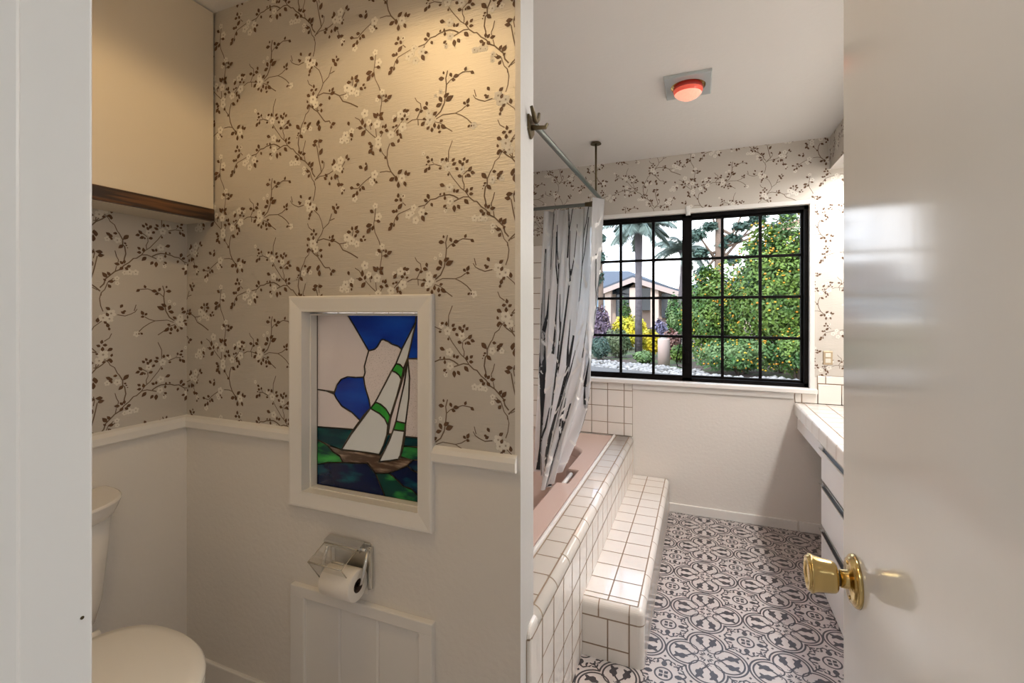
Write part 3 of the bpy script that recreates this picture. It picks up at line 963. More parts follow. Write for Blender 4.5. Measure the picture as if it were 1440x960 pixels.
for x in (-0.3745, -0.256):                                        # grout over the rounded front edge
    q = [(SY0 + RS - (RS + e) * math.cos(a), SZ - RS + (RS + e) * math.sin(a)) for a in np.linspace(0, PI / 2, 7)]
    for i in range(6):
        b.face([(x - 0.002, *q[i]), (x + 0.002, *q[i]), (x + 0.002, *q[i + 1]), (x - 0.002, *q[i + 1])], 1)
for y in [1.95 + 0.157 * k for k in range(0, 10)]:                 # and over the rounded side edge
    q = [(SX1 - RS + (RS + e) * math.cos(a), SZ - RS + (RS + e) * math.sin(a)) for a in np.linspace(0, PI / 2, 7)]
    for i in range(6):
        b.face([(q[i][0], y - 0.002, q[i][1]), (q[i][0], y + 0.002, q[i][1]), (q[i + 1][0], y + 0.002, q[i + 1][1]), (q[i + 1][0], y - 0.002, q[i + 1][1])], 1)
q = [(SX1 - RS + (RS + e) * math.sin(a), SY0 + RS - (RS + e) * math.cos(a)) for a in np.linspace(0, PI / 2, 7)]
for i in range(6):
    b.face([(*q[i], 0.163), (*q[i + 1], 0.163), (*q[i + 1], 0.167), (*q[i], 0.167)], 1)
o = b.build('tiled_step', [TILE, GROUT])
tag(o, 'low white tiled step running along the tub curb on the patterned floor', 'step')

# ---------------------------------------------------------------- bathtub
tub = thing('bathtub', 'pink bathtub set behind the white tiled curb under the window', 'bathtub', (-1.0, 2.33, 0))


YSAMP = sorted(list(np.linspace(1.80, 2.70, 24)) + [2.330, 2.337, 2.345, 2.545, 2.553, 2.560])


def rrect(x0, x1, y0, y1, r, z, n=10, notch=None, N=44):
    pts = []
    for cx, cy, a in ((x1 - r, y1 - r, 0), (x0 + r, y1 - r, 90), (x0 + r, y0 + r, 180), (x1 - r, y0 + r, 270)):
        pts += [(cx + r * math.cos(math.radians(a + 90 * k / n)), cy + r * math.sin(math.radians(a + 90 * k / n))) for k in range(n + 1)]
    # the straight run on the +x side gets extra points so that a notch can be cut
    ext = []
    ya, yb = y0 + r, y1 - r
    for y in YSAMP:
        x = x1
        if notch and notch[0] < y < notch[1]:
            x += notch[2] * min(1.0, (y - notch[0]) / 0.006, (notch[1] - y) / 0.006)
        ext.append((x, min(max(y, ya + 0.001), yb - 0.001)))
    pts = pts + ext
    return [(x, y, z) for x, y in pts]


tx0, tx1, ty0, ty1 = XT + 0.010, -0.578, YA2 + 0.004, YW - 0.012
nt = (2.33, 2.56, 0.062)
b = MB()
rings = [rrect(tx0, tx1, ty0, ty1, 0.01, 0.02), rrect(tx0, tx1, ty0, ty1, 0.01, 0.470), rrect(tx0 + 0.004, tx1 - 0.010, ty0 + 0.004, ty1 - 0.006, 0.012, 0.484),
         rrect(tx0 + 0.07, tx1 - 0.012, ty0 + 0.12, ty1 - 0.02, 0.02, 0.486),
         rrect(tx0 + 0.08, -0.690, ty0 + 0.16, 3.05, 0.18, 0.486, notch=nt), rrect(tx0 + 0.088, -0.698, ty0 + 0.168, 3.042, 0.18, 0.482, notch=nt), rrect(tx0 + 0.095, -0.704, ty0 + 0.175, 3.03, 0.18, 0.470, notch=nt),
         rrect(tx0 + 0.10, -0.706, ty0 + 0.18, 3.02, 0.18, 0.435, notch=nt), rrect(tx0 + 0.10, -0.707, ty0 + 0.18, 3.02, 0.18, 0.428),
         rrect(tx0 + 0.13, -0.74, ty0 + 0.22, 2.92, 0.20, 0.22), rrect(tx0 + 0.18, -0.80, ty0 + 0.30, 2.80, 0.20, 0.10), rrect(tx0 + 0.26, -0.88, ty0 + 0.40, 2.68, 0.18, 0.08)]
b.loft(rings[:3], 0, True, True, False, False)
b.loft(rings[2:5], 0, True, False, False, False)
b.loft(rings[4:8], 0, True, False, False, True)
b.loft(rings[7:9], 0, True, False, False, False)
b.loft(rings[8:], 0, True, False, True, True)
b.build('tub_shell', TUBM, tub)
b = MB()
b.tube([(-0.672, 2.345, 0.462), (-0.672, 2.545, 0.462)], 0.011, 12)
o = b.build('grab_bar', mat('white_grab_bar', (0.85, 0.84, 0.82), 0.25), tub)
o['label'] = 'white grab bar across the recess in the rim'
b = MB()
b.bbox(-0.5785, -0.5655, YA2 + 0.004, YW - 0.012, 0.480, 0.4935, 0.003)
b.build('caulk_strip', TRIM, tub)

# ---------------------------------------------------------------- shower rod and curtain
RX, RZ, RY = -0.613, 2.112, 3.20
rod = thing('shower_rod', 'grey steel L-shaped shower rod hung from the ceiling over the tub', 'shower rod', (RX, RY, RZ))
b = MB()
b.tube([(RX, YA2 + 0.002, RZ), (RX, RY - 0.05, RZ)] + [(RX - 0.05 + 0.05 * math.cos(a), RY - 0.05 + 0.05 * math.sin(a), RZ) for a in np.linspace(0.2, PI / 2, 6)] + [(XT + 0.003, RY, RZ)], 0.0125, 12)
b.build('rod', STEELR, rod)
b = MB()
b.tube([(RX, 2.93, RZ + 0.008), (RX, 2.93, ZC - 0.003)], 0.0065, 8)
b.build('ceiling_support', BRONZE, rod)
b = MB()
b.lathe([(0.012, 0.012), (0.03, 0.008), (0.034, 0.0), (0.034, -0.001)], (RX, 2.93, ZC - 0.012 + 0.0), 'Z', 20)
b.build('ceiling_flange', BRONZE, rod)
b = MB()
b.lathe([(0.034, 0.0), (0.034, 0.004), (0.02, 0.012), (0.013, 0.03)], (RX, YA2 + 0.001, RZ), 'Y', 20)
b.build('wall_flange', STEELR, rod)
b = MB()
b.lathe([(0.034, 0.0), (0.034, 0.004), (0.02, 0.012), (0.013, 0.03)], (XT + 0.001, RY, RZ), 'X', 20)
b.build('wall_flange', STEELR, rod)
b = MB()
b.tube([(RX - 0.13, RY, RZ), (RX - 0.05, RY, RZ)], 0.018, 12)
b.build('coupling', BRONZE, rod)

# curtain: columns of 3-D points from the rod to the hem, pleated across
cols = [  # u, [points top..hem]
    (0.00, [(-1.045, RY, 2.085), (-1.05, 3.17, 1.55), (-1.04, 3.10, 1.0), (-1.01, 2.98, 0.60), (-0.99, 2.90, 0.33)]),
    (0.22, [(-0.93, RY, 2.09), (-0.95, 3.15, 1.55), (-0.95, 3.06, 1.0), (-0.93, 2.90, 0.60), (-0.91, 2.80, 0.34)]),
    (0.45, [(-0.80, RY, 2.09), (-0.82, 3.15, 1.55), (-0.84, 3.00, 1.0), (-0.85, 2.78, 0.60), (-0.845, 2.62, 0.36)]),
    (0.66, [(-0.67, RY - 0.01, 2.09), (-0.70, 3.12, 1.55), (-0.75, 2.94, 1.0), (-0.79, 2.66, 0.62), (-0.785, 2.42, 0.40)]),
    (0.82, [(-0.612, 3.10, 2.098), (-0.645, 3.03, 1.55), (-0.685, 2.88, 1.0), (-0.73, 2.66, 0.66), (-0.755, 2.47, 0.44)]),
    (1.00, [(-0.608, 2.96, 2.10), (-0.615, 2.93, 1.55), (-0.640, 2.90, 1.0), (-0.675, 2.79, 0.68), (-0.735, 2.58, 0.50)]),
]


def cur_base(u, v):
    for i in range(len(cols) - 1):
        if u <= cols[i + 1][0] or i == len(cols) - 2:
            s = (u - cols[i][0]) / (cols[i + 1][0] - cols[i][0])
            A, B = cols[i][1], cols[i + 1][1]
            break
    x = v * (len(A) - 1)
    k = min(int(x), len(A) - 2)
    f = x - k

    def crv(P):
        p0, p1, p2, p3 = [Vector(P[max(0, min(len(P) - 1, k + d))]) for d in (-1, 0, 1, 2)]
        return 0.5 * ((2 * p1) + (p2 - p0) * f + (2 * p0 - 5 * p1 + 4 * p2 - p3) * f * f + (3 * p1 - p0 - 3 * p2 + p3) * f ** 3)
    return crv(A).lerp(crv(B), s)


def cur(u, v, off=0.0):
    p = cur_base(u, v)
    du = cur_base(min(1, u + 0.02), v) - cur_base(max(0, u - 0.02), v)
    n = du.cross(Vector((0, 0, 1)))
    n.z = 0
    n.normalize()
    ph = 2 * PI * (5.5 * u + 0.25 * math.sin(5 * u + 2.0 * v))
    am = 0.015 + 0.013 * math.sin(7 * u + 1.0) ** 2
    return p + n * (am * math.sin(ph) + 0.008 * math.sin(2.3 * ph + 3 * v) + off)


NU, NV = 150, 34
b = MB()
b.loft([[cur(i / NU, j / NV) for i in range(NU + 1)] for j in range(NV + 1)], 0, False, False, False, True)


def print_line(pts, w0, w1, slot, off):
    """a printed stroke on the curtain, on both of its faces"""
    sm = []
    for i in range(len(pts) - 1):
        n = max(2, int(30 * max(abs(pts[i + 1][1] - pts[i][1]), 3 * abs(pts[i + 1][0] - pts[i][0]))) + 1)
        for k in range(n):
            sm.append((pts[i][0] + (pts[i + 1][0] - pts[i][0]) * k / n, pts[i][1] + (pts[i + 1][1] - pts[i][1]) * k / n))
    sm.append(pts[-1])
    AS = 2.6                                                       # cloth width : height in (u, v)
    q = poly_strip([(x / AS * 2.6, y) for x, y in sm], w0, w1)
    for s in (off, -off):
        for f in q:
            b.face([cur(min(1, max(0, x)), min(1, max(0, y)), s) for x, y in (f if s > 0 else reversed(f))], slot)


rnd = random.Random(11)
for u0, lean, w_, va, vb in ((0.05, 0.02, 0.022, 0.14, 0.98), (0.115, -0.01, 0.012, 0.62, 0.97), (0.16, -0.05, 0.008, 0.02, 0.20), (0.20, 0.05, 0.015, 0.60, 0.99), (0.25, -0.06, 0.009, 0.18, 0.46), (0.33, -0.10, 0.018, 0.36, 0.98),
                             (0.36, 0.05, 0.007, 0.03, 0.17), (0.42, -0.08, 0.010, 0.20, 0.52), (0.50, -0.12, 0.023, 0.40, 0.98), (0.56, 0.05, 0.008, 0.08, 0.30), (0.60, -0.06, 0.020, 0.5, 0.99), (0.70, -0.02, 0.014, 0.62, 0.97),
                             (0.74, 0.05, 0.008, 0.04, 0.22), (0.78, -0.05, 0.010, 0.22, 0.46), (0.86, -0.03, 0.012, 0.5, 0.82), (0.88, -0.06, 0.008, 0.06, 0.26), (0.93, 0.02, 0.010, 0.28, 0.56), (0.965, -0.02, 0.010, 0.60, 0.80)):
    pts = [(u0 + lean * (v - va) + 0.008 * math.sin(9 * v + 20 * u0), v) for v in np.linspace(va, vb, 7)]
    print_line(pts, w_ * 0.8, w_ * 2.5, 1, 0.002)
    for k in range(3):
        v = va + (vb - va) * rnd.uniform(0.05, 0.6)
        uu = u0 + lean * (v - va)
        s = rnd.choice((-1, 1))
        print_line([(uu, v), (uu + s * 0.022, v - 0.05), (uu + s * 0.034, v - 0.11 - 0.05 * rnd.random())], w_ * 1.0, 0.006, 1, 0.002)
for k in range(120):
    u0, v0 = rnd.random(), rnd.uniform(0.08, 0.95)
    s = rnd.choice((-1, 1)) * rnd.uniform(0.03, 0.07)
    print_line([(u0, v0), (u0 + s * 0.5, v0 - 0.006), (u0 + s, v0 - 0.03)], 0.012, 0.007, 2, 0.0032)
o = b.build('shower_curtain', [CURT, INKB, INKW], None, (-0.8, 3.0, 0.4))
tag(o, 'milky shower curtain printed with black bare tree trunks hanging into the pink tub', 'shower curtain')

# ---------------------------------------------------------------- robe hook on the free end of the partition
hk = thing('robe_hook', 'bronze double robe hook on the white wall end beside the curtain rod', 'hook', (XE, 1.255, 1.90))
b = MB()
pl = [(1.232, 1.925), (1.278, 1.925), (1.278, 1.882), (1.258, 1.862), (1.252, 1.862), (1.232, 1.885)]
b.loft([[(XE + 0.0005, y, z) for y, z in pl], [(XE + 0.006, y, z) for y, z in pl]], 0, True, True, True, False)
b.build('back_plate', BRONZE, hk)
b = MB()
b.tube([(XE + 0.014, 1.228, 1.943), (XE + 0.018, 1.233, 1.925), (XE + 0.018, 1.247, 1.911), (XE + 0.016, 1.262, 1.911), (XE + 0.018, 1.275, 1.922), (XE + 0.018, 1.284, 1.943)], [0.0045, 0.006, 0.007, 0.007, 0.006, 0.0045], 8)
b.build('upper_hook', BRONZE, hk)
b = MB()
b.tube([(XE + 0.003, 1.255, 1.894), (XE + 0.025, 1.258, 1.892), (XE + 0.042, 1.268, 1.894), (XE + 0.046, 1.275, 1.906)], [0.009, 0.0065, 0.006, 0.004], 8)
b.build('lower_hook', BRONZE, hk)

# ---------------------------------------------------------------- heat lamp in the ceiling
hl = thing('heat_lamp', 'red infrared heat lamp bulb in a square white ceiling plate', 'heat lamp', (-0.056, 2.34, ZC))
b = MB()
hx0, hx1, hy0, hy1, hr = -0.157, 0.046, 2.225, 2.455, 0.066
z0_, z1_ = ZC - 0.015, ZC - 0.0005
n4 = 40
def sq(r_, z, hole_=False):
    cxx, cyy = (hx0 + hx1) / 2, (hy0 + hy1) / 2
    pts = []
    for k in range(n4):
        a = 2 * PI * k / n4 + PI / 4
        c_, s_ = math.cos(a), math.sin(a)
        if hole_:
            pts.append((cxx + r_ * c_, cyy + r_ * s_, z))
        else:
            m_ = max(abs(c_), abs(s_))
            pts.append((cxx + (hx1 - hx0) / 2 * r_ * c_ / m_, cyy + (hy1 - hy0) / 2 * r_ * s_ / m_, z))
    return pts
b.loft([sq(1, z1_), sq(1, z0_ + 0.003), sq(0.97, z0_), sq(hr + 0.012, z0_, True), sq(hr + 0.010, z0_ + 0.004, True)], 0, True, False, False, False)
b.build('ceiling_plate', mat('lamp_plate', (0.50, 0.55, 0.56), 0.35, 0.3), hl)
b = MB()
b.loft([sq(hr + 0.010, z0_ + 0.004, True), sq(hr + 0.004, z1_ - 0.001, True), sq(0.03, z1_ - 0.0005, True)], 0, True, False, True, True)
b.build('socket_ring', BRASS, hl)
b = MB()
cb = ((hx0 + hx1) / 2, (hy0 + hy1) / 2, ZC)
b.lathe([(0.040, 0.0024), (0.060, 0.0071), (0.066, 0.0189), (0.066, 0.0260), (0.0655, 0.0307)], cb, '-Z', 32, 0, True, False)
b.lathe([(0.0655, 0.0307), (0.0645, 0.0389), (0.060, 0.0484)], cb, '-Z', 32, 1, False, False)
b.lathe([(0.060, 0.0484), (0.046, 0.0614), (0.026, 0.0720), (0.004, 0.0755)], cb, '-Z', 32, 2, False, True)
b.build('bulb', [mat('red_lamp_glass', (0.30, 0.02, 0.015), 0.12, emit=((1.0, 0.09, 0.05), 0.10), spec=0.8), mat('red_lamp_glow', (0.55, 0.05, 0.03), 0.12, emit=((1.0, 0.14, 0.08), 0.42), spec=0.8, bump=(70, 0.8, 0.006)),
                  mat('lamp_face_glow', (0.6, 0.25, 0.18), 0.12, emit=((1.0, 0.42, 0.28), 0.85), spec=0.8, bump=(70, 0.8, 0.006))], hl)
lamp('heat_lamp_light', 'SPOT', ((hx0 + hx1) / 2, (hy0 + hy1) / 2, ZC - 0.075), (0, 0, 0), 16, (1.0, 0.33, 0.17), spot_size=math.radians(120), spot_blend=1.0, shadow_soft_size=0.05)

# ---------------------------------------------------------------- stained glass panel in the alcove wall
sg = thing('stained_glass_window', 'framed stained glass window of a white sailboat on a dark sea in the wallpapered wall', 'stained glass window', (-0.996, YA, 1.07))
YG = 1.235
GM = {
    'milk': sheet('milky_glass', (0.66, 0.59, 0.55), 0.5, 0.10, 0.03, 0.1),
    'cloud': sheet('seedy_glass', (0.66, 0.59, 0.54), 0.5, 0.05, 0.03, 0.12, var=(260, (0.40, 0.34, 0.30), 0.56, 0.68)),
    'sail': sheet('sail_glass', (0.66, 0.68, 0.64), 0.45, 0.0, 0.03, 0.1),
    'blue': sheet('cobalt_glass', (0.006, 0.030, 0.26), 0.5, 0.06, 0.03, 0.04, var=(5, (0.010, 0.075, 0.46), 0.4, 0.75), stretch=(1, 1, 3)),
    'green': sheet('emerald_glass', (0.03, 0.26, 0.035), 0.5, 0.0, 0.03, 0.08, var=(18, (0.06, 0.42, 0.06), 0.4, 0.7)),
    'teal': sheet('teal_glass', (0.004, 0.035, 0.045), 0.5, 0.0, 0.022, 0.06, var=(9, (0.010, 0.10, 0.085), 0.42, 0.7), stretch=(1, 1, 3)),
    'navy': sheet('navy_swirl_glass', (0.004, 0.010, 0.045), 0.5, 0.0, 0.022, 0.06, var=(10, (0.010, 0.12, 0.14), 0.5, 0.78), stretch=(1, 1, 3)),
    'seag': sheet('green_swirl_glass', (0.006, 0.045, 0.035), 0.5, 0.0, 0.022, 0.06, var=(11, (0.06, 0.42, 0.07), 0.46, 0.72), stretch=(1, 1, 3)),
    'hull': sheet('brown_streak_glass', (0.075, 0.040, 0.022), 0.4, 0.0, 0.06, 0.08, var=(14, (0.42, 0.30, 0.20), 0.48, 0.75), stretch=(1, 1, 5)),
}
TRX = 592.5
PIECES = [
    ('milk', 'pale milky glass of the upper sky', [(444, 442), (488.7, 442), (503, 466), (518.5, 493), (516, 502), (512.5, 515), (513.5, 524), (511.5, 530), (500, 530.5), (489, 529.5), (480, 533), (474, 541), (471, 551), (458, 549), (444, 547)]),
    ('milk', 'pale milky glass above the sea', [(444, 547), (458, 549), (470, 553.5), (473, 560), (481, 571), (495, 579.5), (506.5, 591), (497, 603.5), (444, 599.5)]),
    ('blue', 'blue heart-shaped piece', [(471, 549), (474, 541), (480, 533), (489, 529.5), (500, 530.5), (511.5, 530), (513, 541), (515, 549), (519, 562), (521, 574), (513, 582), (506.5, 591), (495, 579.5), (481, 571), (473, 560), (470, 553.5)]),
    ('blue', 'deep blue piece along the top', [(488.7, 442), (586, 441.5), (584.5, 453), (565, 491), (560, 486.5), (551, 483.5), (546, 480), (539, 477), (536, 478), (531, 487), (527, 491), (518.5, 493), (503, 466)]),
    ('blue', 'blue piece right of the mast', [(584.5, 455), (586, 441.5), (TRX, 441.5), (TRX, 504.5), (573.5, 503.7), (578, 484)]),
    ('cloud', 'speckled white cloud', [(518.5, 493), (527, 491), (531, 487), (536, 478), (539, 477), (546, 480), (551, 483.5), (560, 486.5), (565, 491), (557, 511), (551, 521), (545, 533), (536, 550), (528, 565), (521, 574), (519, 562), (515, 549), (513, 541), (511.5, 530), (513.5, 524), (512.5, 515), (516, 502)]),
    ('sail', 'white sail top', [(584.5, 453), (582, 466), (578, 484), (573.5, 503), (567.5, 518), (563, 512.5), (557, 511), (565, 491)]),
    ('green', 'green upper stripe of the sail', [(557, 511), (563, 512.5), (567.5, 518), (566, 527), (564.5, 533), (561, 527), (556, 523), (551, 521)]),
    ('sail', 'white middle of the sail', [(551, 521), (556, 523), (561, 527), (564.5, 533), (558, 557), (549, 585), (543, 575), (536, 568.5), (528, 565)]),
    ('green', 'green lower stripe of the sail', [(528, 565), (536, 568.5), (543, 575), (549, 585), (546, 598), (541, 588), (533.5, 581), (521, 574)]),
    ('sail', 'large white lower sail', [(521, 574), (533.5, 581), (541, 588), (545.5, 598), (544, 612), (539, 627), (533.7, 639), (520.6, 636.6), (500, 634), (480.3, 632), (493, 612)]),
    ('milk', 'narrow pale piece between the sails', [(573, 504), (567.5, 529), (558, 560), (549.5, 588), (546, 610), (551, 610), (557, 592), (562, 568), (568.5, 540), (572, 517)]),
    ('sail', 'white top of the second sail', [(573.5, 504), (576, 530), (575, 560), (570.5, 595), (557, 592), (562, 568), (568.5, 540), (572, 517)]),
    ('green', 'green stripe of the second sail', [(557, 592), (570.5, 595), (569, 606), (553.5, 604)]),
    ('sail', 'white foot of the second sail', [(553.5, 604), (569, 606), (566, 625), (563, 640), (560, 645.5), (548, 647.5), (533, 649), (543, 629)]),
    ('cloud', 'speckled white sky on the right', [(573.5, 504), (TRX, 504.5), (TRX, 616), (569.5, 613.5), (570.5, 595), (575, 560), (576, 530)]),
    ('teal', 'dark sliver of sea between the sails', [(545, 611), (551, 610), (547, 621), (541, 632), (536, 641), (533.7, 639), (539, 627)]),
    ('teal', 'dark teal sea on the left', [(444, 599.5), (497, 603.5), (480.3, 632), (465, 627), (444, 617.5)]),
    ('seag', 'green sea before the bow', [(444, 617.5), (460, 625), (468, 635), (478, 641), (482, 650), (462, 650), (444, 652.5)]),
    ('navy', 'large navy wave', [(444, 652.5), (462, 650), (482, 650), (500, 651), (517, 651), (528, 665), (541.7, 699), (520, 696), (444, 682.5)]),
    ('seag', 'green wave under the stern', [(528, 665), (547, 665), (557, 673), (567.5, 683.5), (579, 687.5), (587, 696), (TRX, 701), (TRX, 709.5), (541.7, 699)]),
    ('navy', 'navy wave on the right', [(547, 665), (560, 660), (573, 654.5), (580, 661), (587, 664), (TRX, 666), (TRX, 701), (587, 696), (579, 687.5), (567.5, 683.5), (557, 673)]),
    ('navy', 'small navy piece behind the stern', [(573, 654.5), (580, 647), (TRX, 646), (TRX, 666), (587, 664), (580, 661)]),
    ('seag', 'bright green sea on the right', [(567.5, 627), (TRX, 629), (TRX, 646), (580, 647), (563, 642)]),
    ('teal', 'teal strip of far sea on the right', [(569.5, 613.5), (TRX, 616), (TRX, 629), (567.5, 627)]),
    ('hull', 'brown streaked hull', [(460, 625), (465, 627), (480.3, 632), (500, 634), (520.6, 636.6), (533.7, 639), (536, 641), (533, 649), (548, 647.5), (560, 645.5), (564, 643), (580, 647), (573, 654.5), (560, 660), (547, 665), (528, 665), (517, 651), (500, 651), (482, 650), (478, 641), (468, 635)]),
]
lead = MB()
for key, lab, px in PIECES:
    b = MB()
    pts = [on_y(x, y, YG) for x, y in px]
    pts = [Vector((min(max(p.x, GX0 + 0.001), GX1 - 0.001), p.y, min(max(p.z, GZ0 + 0.002), GZ1 - 0.002))) for p in pts]
    b.face(pts)
    o = b.build('glass_pane', GM[key], sg)
    o['label'] = lab
    for i in range(len(pts)):
        a, c = pts[i], pts[(i + 1) % len(pts)]
        if (c - a).length > 1e-4:
            lead.tube([a, c], 0.0026, 6)
lead.build('lead_came', LEAD, sg)
b = MB()                                                           # border came and stops
for x0, x1, z0, z1 in ((GX0 - 0.002, GX0 + 0.004, GZ0, GZ1), (GX1 - 0.004, GX1 + 0.002, GZ0, GZ1), (GX0, GX1, GZ1 - 0.003, GZ1 + 0.002), (GX0, GX1, GZ0 - 0.002, GZ0 + 0.003)):
    b.bbox(x0, x1, YG - 0.004, YG + 0.004, z0, z1, 0.001)
b.build('border_came', LEAD, sg)


def frame_ring(b, x0, x1, z0, z1, prof_, y0):
    """mitred casing: prof_ = list of (inset from the outer edge, thickness towards the viewer)"""
    rings = []
    for ins, th in prof_:
        rings.append([(x0 + ins, y0 - th, z0 + ins), (x1 - ins, y0 - th, z0 + ins), (x1 - ins, y0 - th, z1 - ins), (x0 + ins, y0 - th, z1 - ins)])
    b.loft(rings, 0, True, False, False, False)


b = MB()
frame_ring(b, -1.272, -0.720, 0.727, 1.421, [(0.0, -0.002), (0.0, 0.015), (0.004, 0.019), (0.010, 0.019), (0.042, 0.013), (0.051, 0.012), (0.051, -0.030), (0.051, -0.105)], YA)
b.build('casing', TRIM, sg)
b = MB()
frame_ring(b, GX0 - 0.001, GX1 + 0.001, GZ0 - 0.001, GZ1 + 0.001, [(0.0, -0.024), (0.006, -0.024), (0.006, -0.050)], YA)
b.build('glazing_stop', TRIM, sg)

# ---------------------------------------------------------------- panelled access door low on the alcove wall
ap = thing('access_panel', 'white framed panel with vertical grooves low on the wall below the paper roll', 'access panel', (-0.99, YA, 0.0))
b = MB()
for x0, x1, z0, z1 in ((-1.262, -1.203, 0.0, 0.468), (-0.763, -0.718, 0.0, 0.468)):
    b.bbox(x0, x1, YA - 0.020, YA + 0.001, z0, 0.434, 0.002)
b.bbox(-1.262, -0.717, YA - 0.0203, YA + 0.001, 0.433, 0.4685, 0.003)
b.build('casing', TRIM, ap)
b = MB()
gx = [-1.204, -1.062, -0.915, -0.762]
for i in range(3):
    x0, x1 = gx[i], gx[i + 1]
    b.loft([[(x0 + (0.006 if i else 0), YA - 0.010, z), (x1 - (0.006 if i < 2 else 0), YA - 0.010, z), (x1, YA - 0.006, z), (x1, YA + 0.001, z), (x0, YA + 0.001, z), (x0, YA - 0.006, z)] for z in (0.0, 0.434)], 0, True, True, True, False)
b.build('board_panel', TRIM, ap)

# ---------------------------------------------------------------- toilet paper holder and roll
th = thing('toilet_paper_holder', 'chrome toilet paper holder with a clear folded cover under the stained glass', 'paper holder', (-1.03, YA, 0.62))
b = MB()
b.bbox(-1.106, -0.950, YA - 0.006, YA + 0.001, 0.508, 0.652, 0.002)
b.build('back_plate', mat('brushed_chrome', (0.62, 0.60, 0.56), 0.4, 0.9), th)
b = MB()
b.loft([[(x, YA - 0.005, 0.655), (x, YA - 0.030, 0.648), (x, YA - 0.034, 0.638), (x, YA - 0.030, 0.630), (x, YA - 0.005, 0.628)] for x in (-1.108, -0.968)], 0, True, True, True, False)
b.tube([(-0.970, YA - 0.022, 0.640), (-0.950, YA - 0.022, 0.640)], 0.005, 8)
b.build('hinge_cap', CHROME, th)
nose_y, nose_z = 1.078, 0.614
hp = [(YA - 0.034, 0.642), (nose_y, nose_z), (1.140, 0.521)]
b = MB()
for i in range(2):
    (y0, z0), (y1, z1) = hp[i], hp[i + 1]
    d = Vector((0, y1 - y0, z1 - z0)).normalized()
    n = Vector((0, -d.z, d.y)) * 0.0015
    q = [Vector((x, y, z)) for x, y, z in ((-1.101, y0, z0), (-0.974, y0, z0), (-0.974, y1, z1), (-1.101, y1, z1))]
    b.face(q)
for x in (-1.101, -0.974):
    pass
b.build('clear_cover', ACRYL, th)
b = MB()
for x in (-1.101, -0.974):
    b.tube([(x, *hp[0]), (x, *hp[1]), (x, *hp[2])], 0.0017, 6)
b.tube([(-1.101, *hp[1]), (-0.974, *hp[1])], 0.0022, 6)
b.tube([(-1.101, *hp[0]), (-0.974, *hp[0])], 0.0017, 6)
m_ = [hp[0][0] * 0.22 + hp[1][0] * 0.78, hp[0][1] * 0.22 + hp[1][1] * 0.78]
b.tube([(-1.022, m_[0], m_[1] + 0.003), (-0.978, m_[0], m_[1] + 0.003)], 0.0032, 6)
o = b.build('cover_edge', mat('acrylic_edge', (0.50, 0.46, 0.38), 0.15, 0.3), th)
b = MB()
for x in (-0.946, -1.090):
    b = MB()
    s = 1 if x > -1 else -1
    pts = [(x + 0.004 * s, YA - 0.022, 0.640), (x + 0.006 * s, YA - 0.040, 0.60), (x + 0.003 * s, YA - 0.050, 0.556), (x - 0.012 * s, YA - 0.050, 0.546)]
    b.tube(pts, [0.006, 0.0055, 0.005, 0.006], 8)
    b.bbox(x - 0.004, x + 0.008, YA - 0.012, YA, 0.515, 0.645, 0.002)
    b.build('roll_arm', CHROME, th)
rl = thing('toilet_paper_roll', 'half used white toilet paper roll on the chrome holder', 'toilet paper', (-1.02, 1.130, 0.546))
b = MB()
b.lathe([(0.0200, 0.0), (0.043, 0.0), (0.0455, 0.002), (0.0455, 0.112), (0.043, 0.114), (0.0200, 0.114)], (-1.069, 1.130, 0.546), 'X', 40, 0, False, False)
b.box(-1.068, -0.956, 1.1735, 1.1745, 0.495, 0.55)
b.build('paper', PAPERW, rl)
b = MB()
b.lathe([(0.0200, 0.0), (0.0200, 0.114), (0.0188, 0.114), (0.0188, 0.0)], (-1.069, 1.130, 0.546), 'X', 32, 0, False, False)
b.lathe([(0.0188, 0.03), (0.0188, 0.031)], (-1.069, 1.130, 0.546), 'X', 32, 0, True, True)
b.build('core', CARD, rl)

# ---------------------------------------------------------------- toilet
TY = 0.705
to = thing('toilet', 'white toilet with closed lid in the corner of the alcove', 'toilet', (-1.5, TY, 0))


def tank_ring(z, dx, hw, n=10, ex=4.0, grow=0.0):
    """D-shaped plan: flat on the wall, superellipse towards the room"""
    pts = []
    for k in range(-n, n + 1):
        a = PI / 2 * k / n
        c, s = abs(math.cos(a)) ** (2 / ex), math.copysign(abs(math.sin(a)) ** (2 / ex), a)
        pts.append((XL + 0.006 + (dx + grow) * c, TY + (hw + grow) * s, z))
    return pts


b = MB()
b.loft([tank_ring(0.405, 0.10, 0.140, ex=3.0), tank_ring(0.43, 0.135, 0.157, ex=3), tank_ring(0.50, 0.150, 0.167, ex=3.4), tank_ring(0.62, 0.160, 0.177, ex=3.4), tank_ring(0.752, 0.172, 0.188, ex=3.2)], 0, True, True, True, True)
b.build('tank', PORC, to)
b = MB()
b.loft([tank_ring(0.748, 0.174, 0.189, ex=3.0), tank_ring(0.752, 0.182, 0.195, ex=2.9), tank_ring(0.775, 0.194, 0.206, ex=2.8), tank_ring(0.797, 0.205, 0.214, ex=2.7)], 0, True, True, False, True)
b.loft([tank_ring(0.797, 0.205, 0.214, ex=2.7), tank_ring(0.8025, 0.204, 0.213, ex=2.7), tank_ring(0.8045, 0.200, 0.209, ex=2.7)], 0, True, False, False, True)
b.loft([tank_ring(0.8045, 0.200, 0.209, ex=2.7), tank_ring(0.805, 0.14, 0.15, ex=2.7)], 0, True, False, True, False)
b.build('tank_lid', PORC, to)


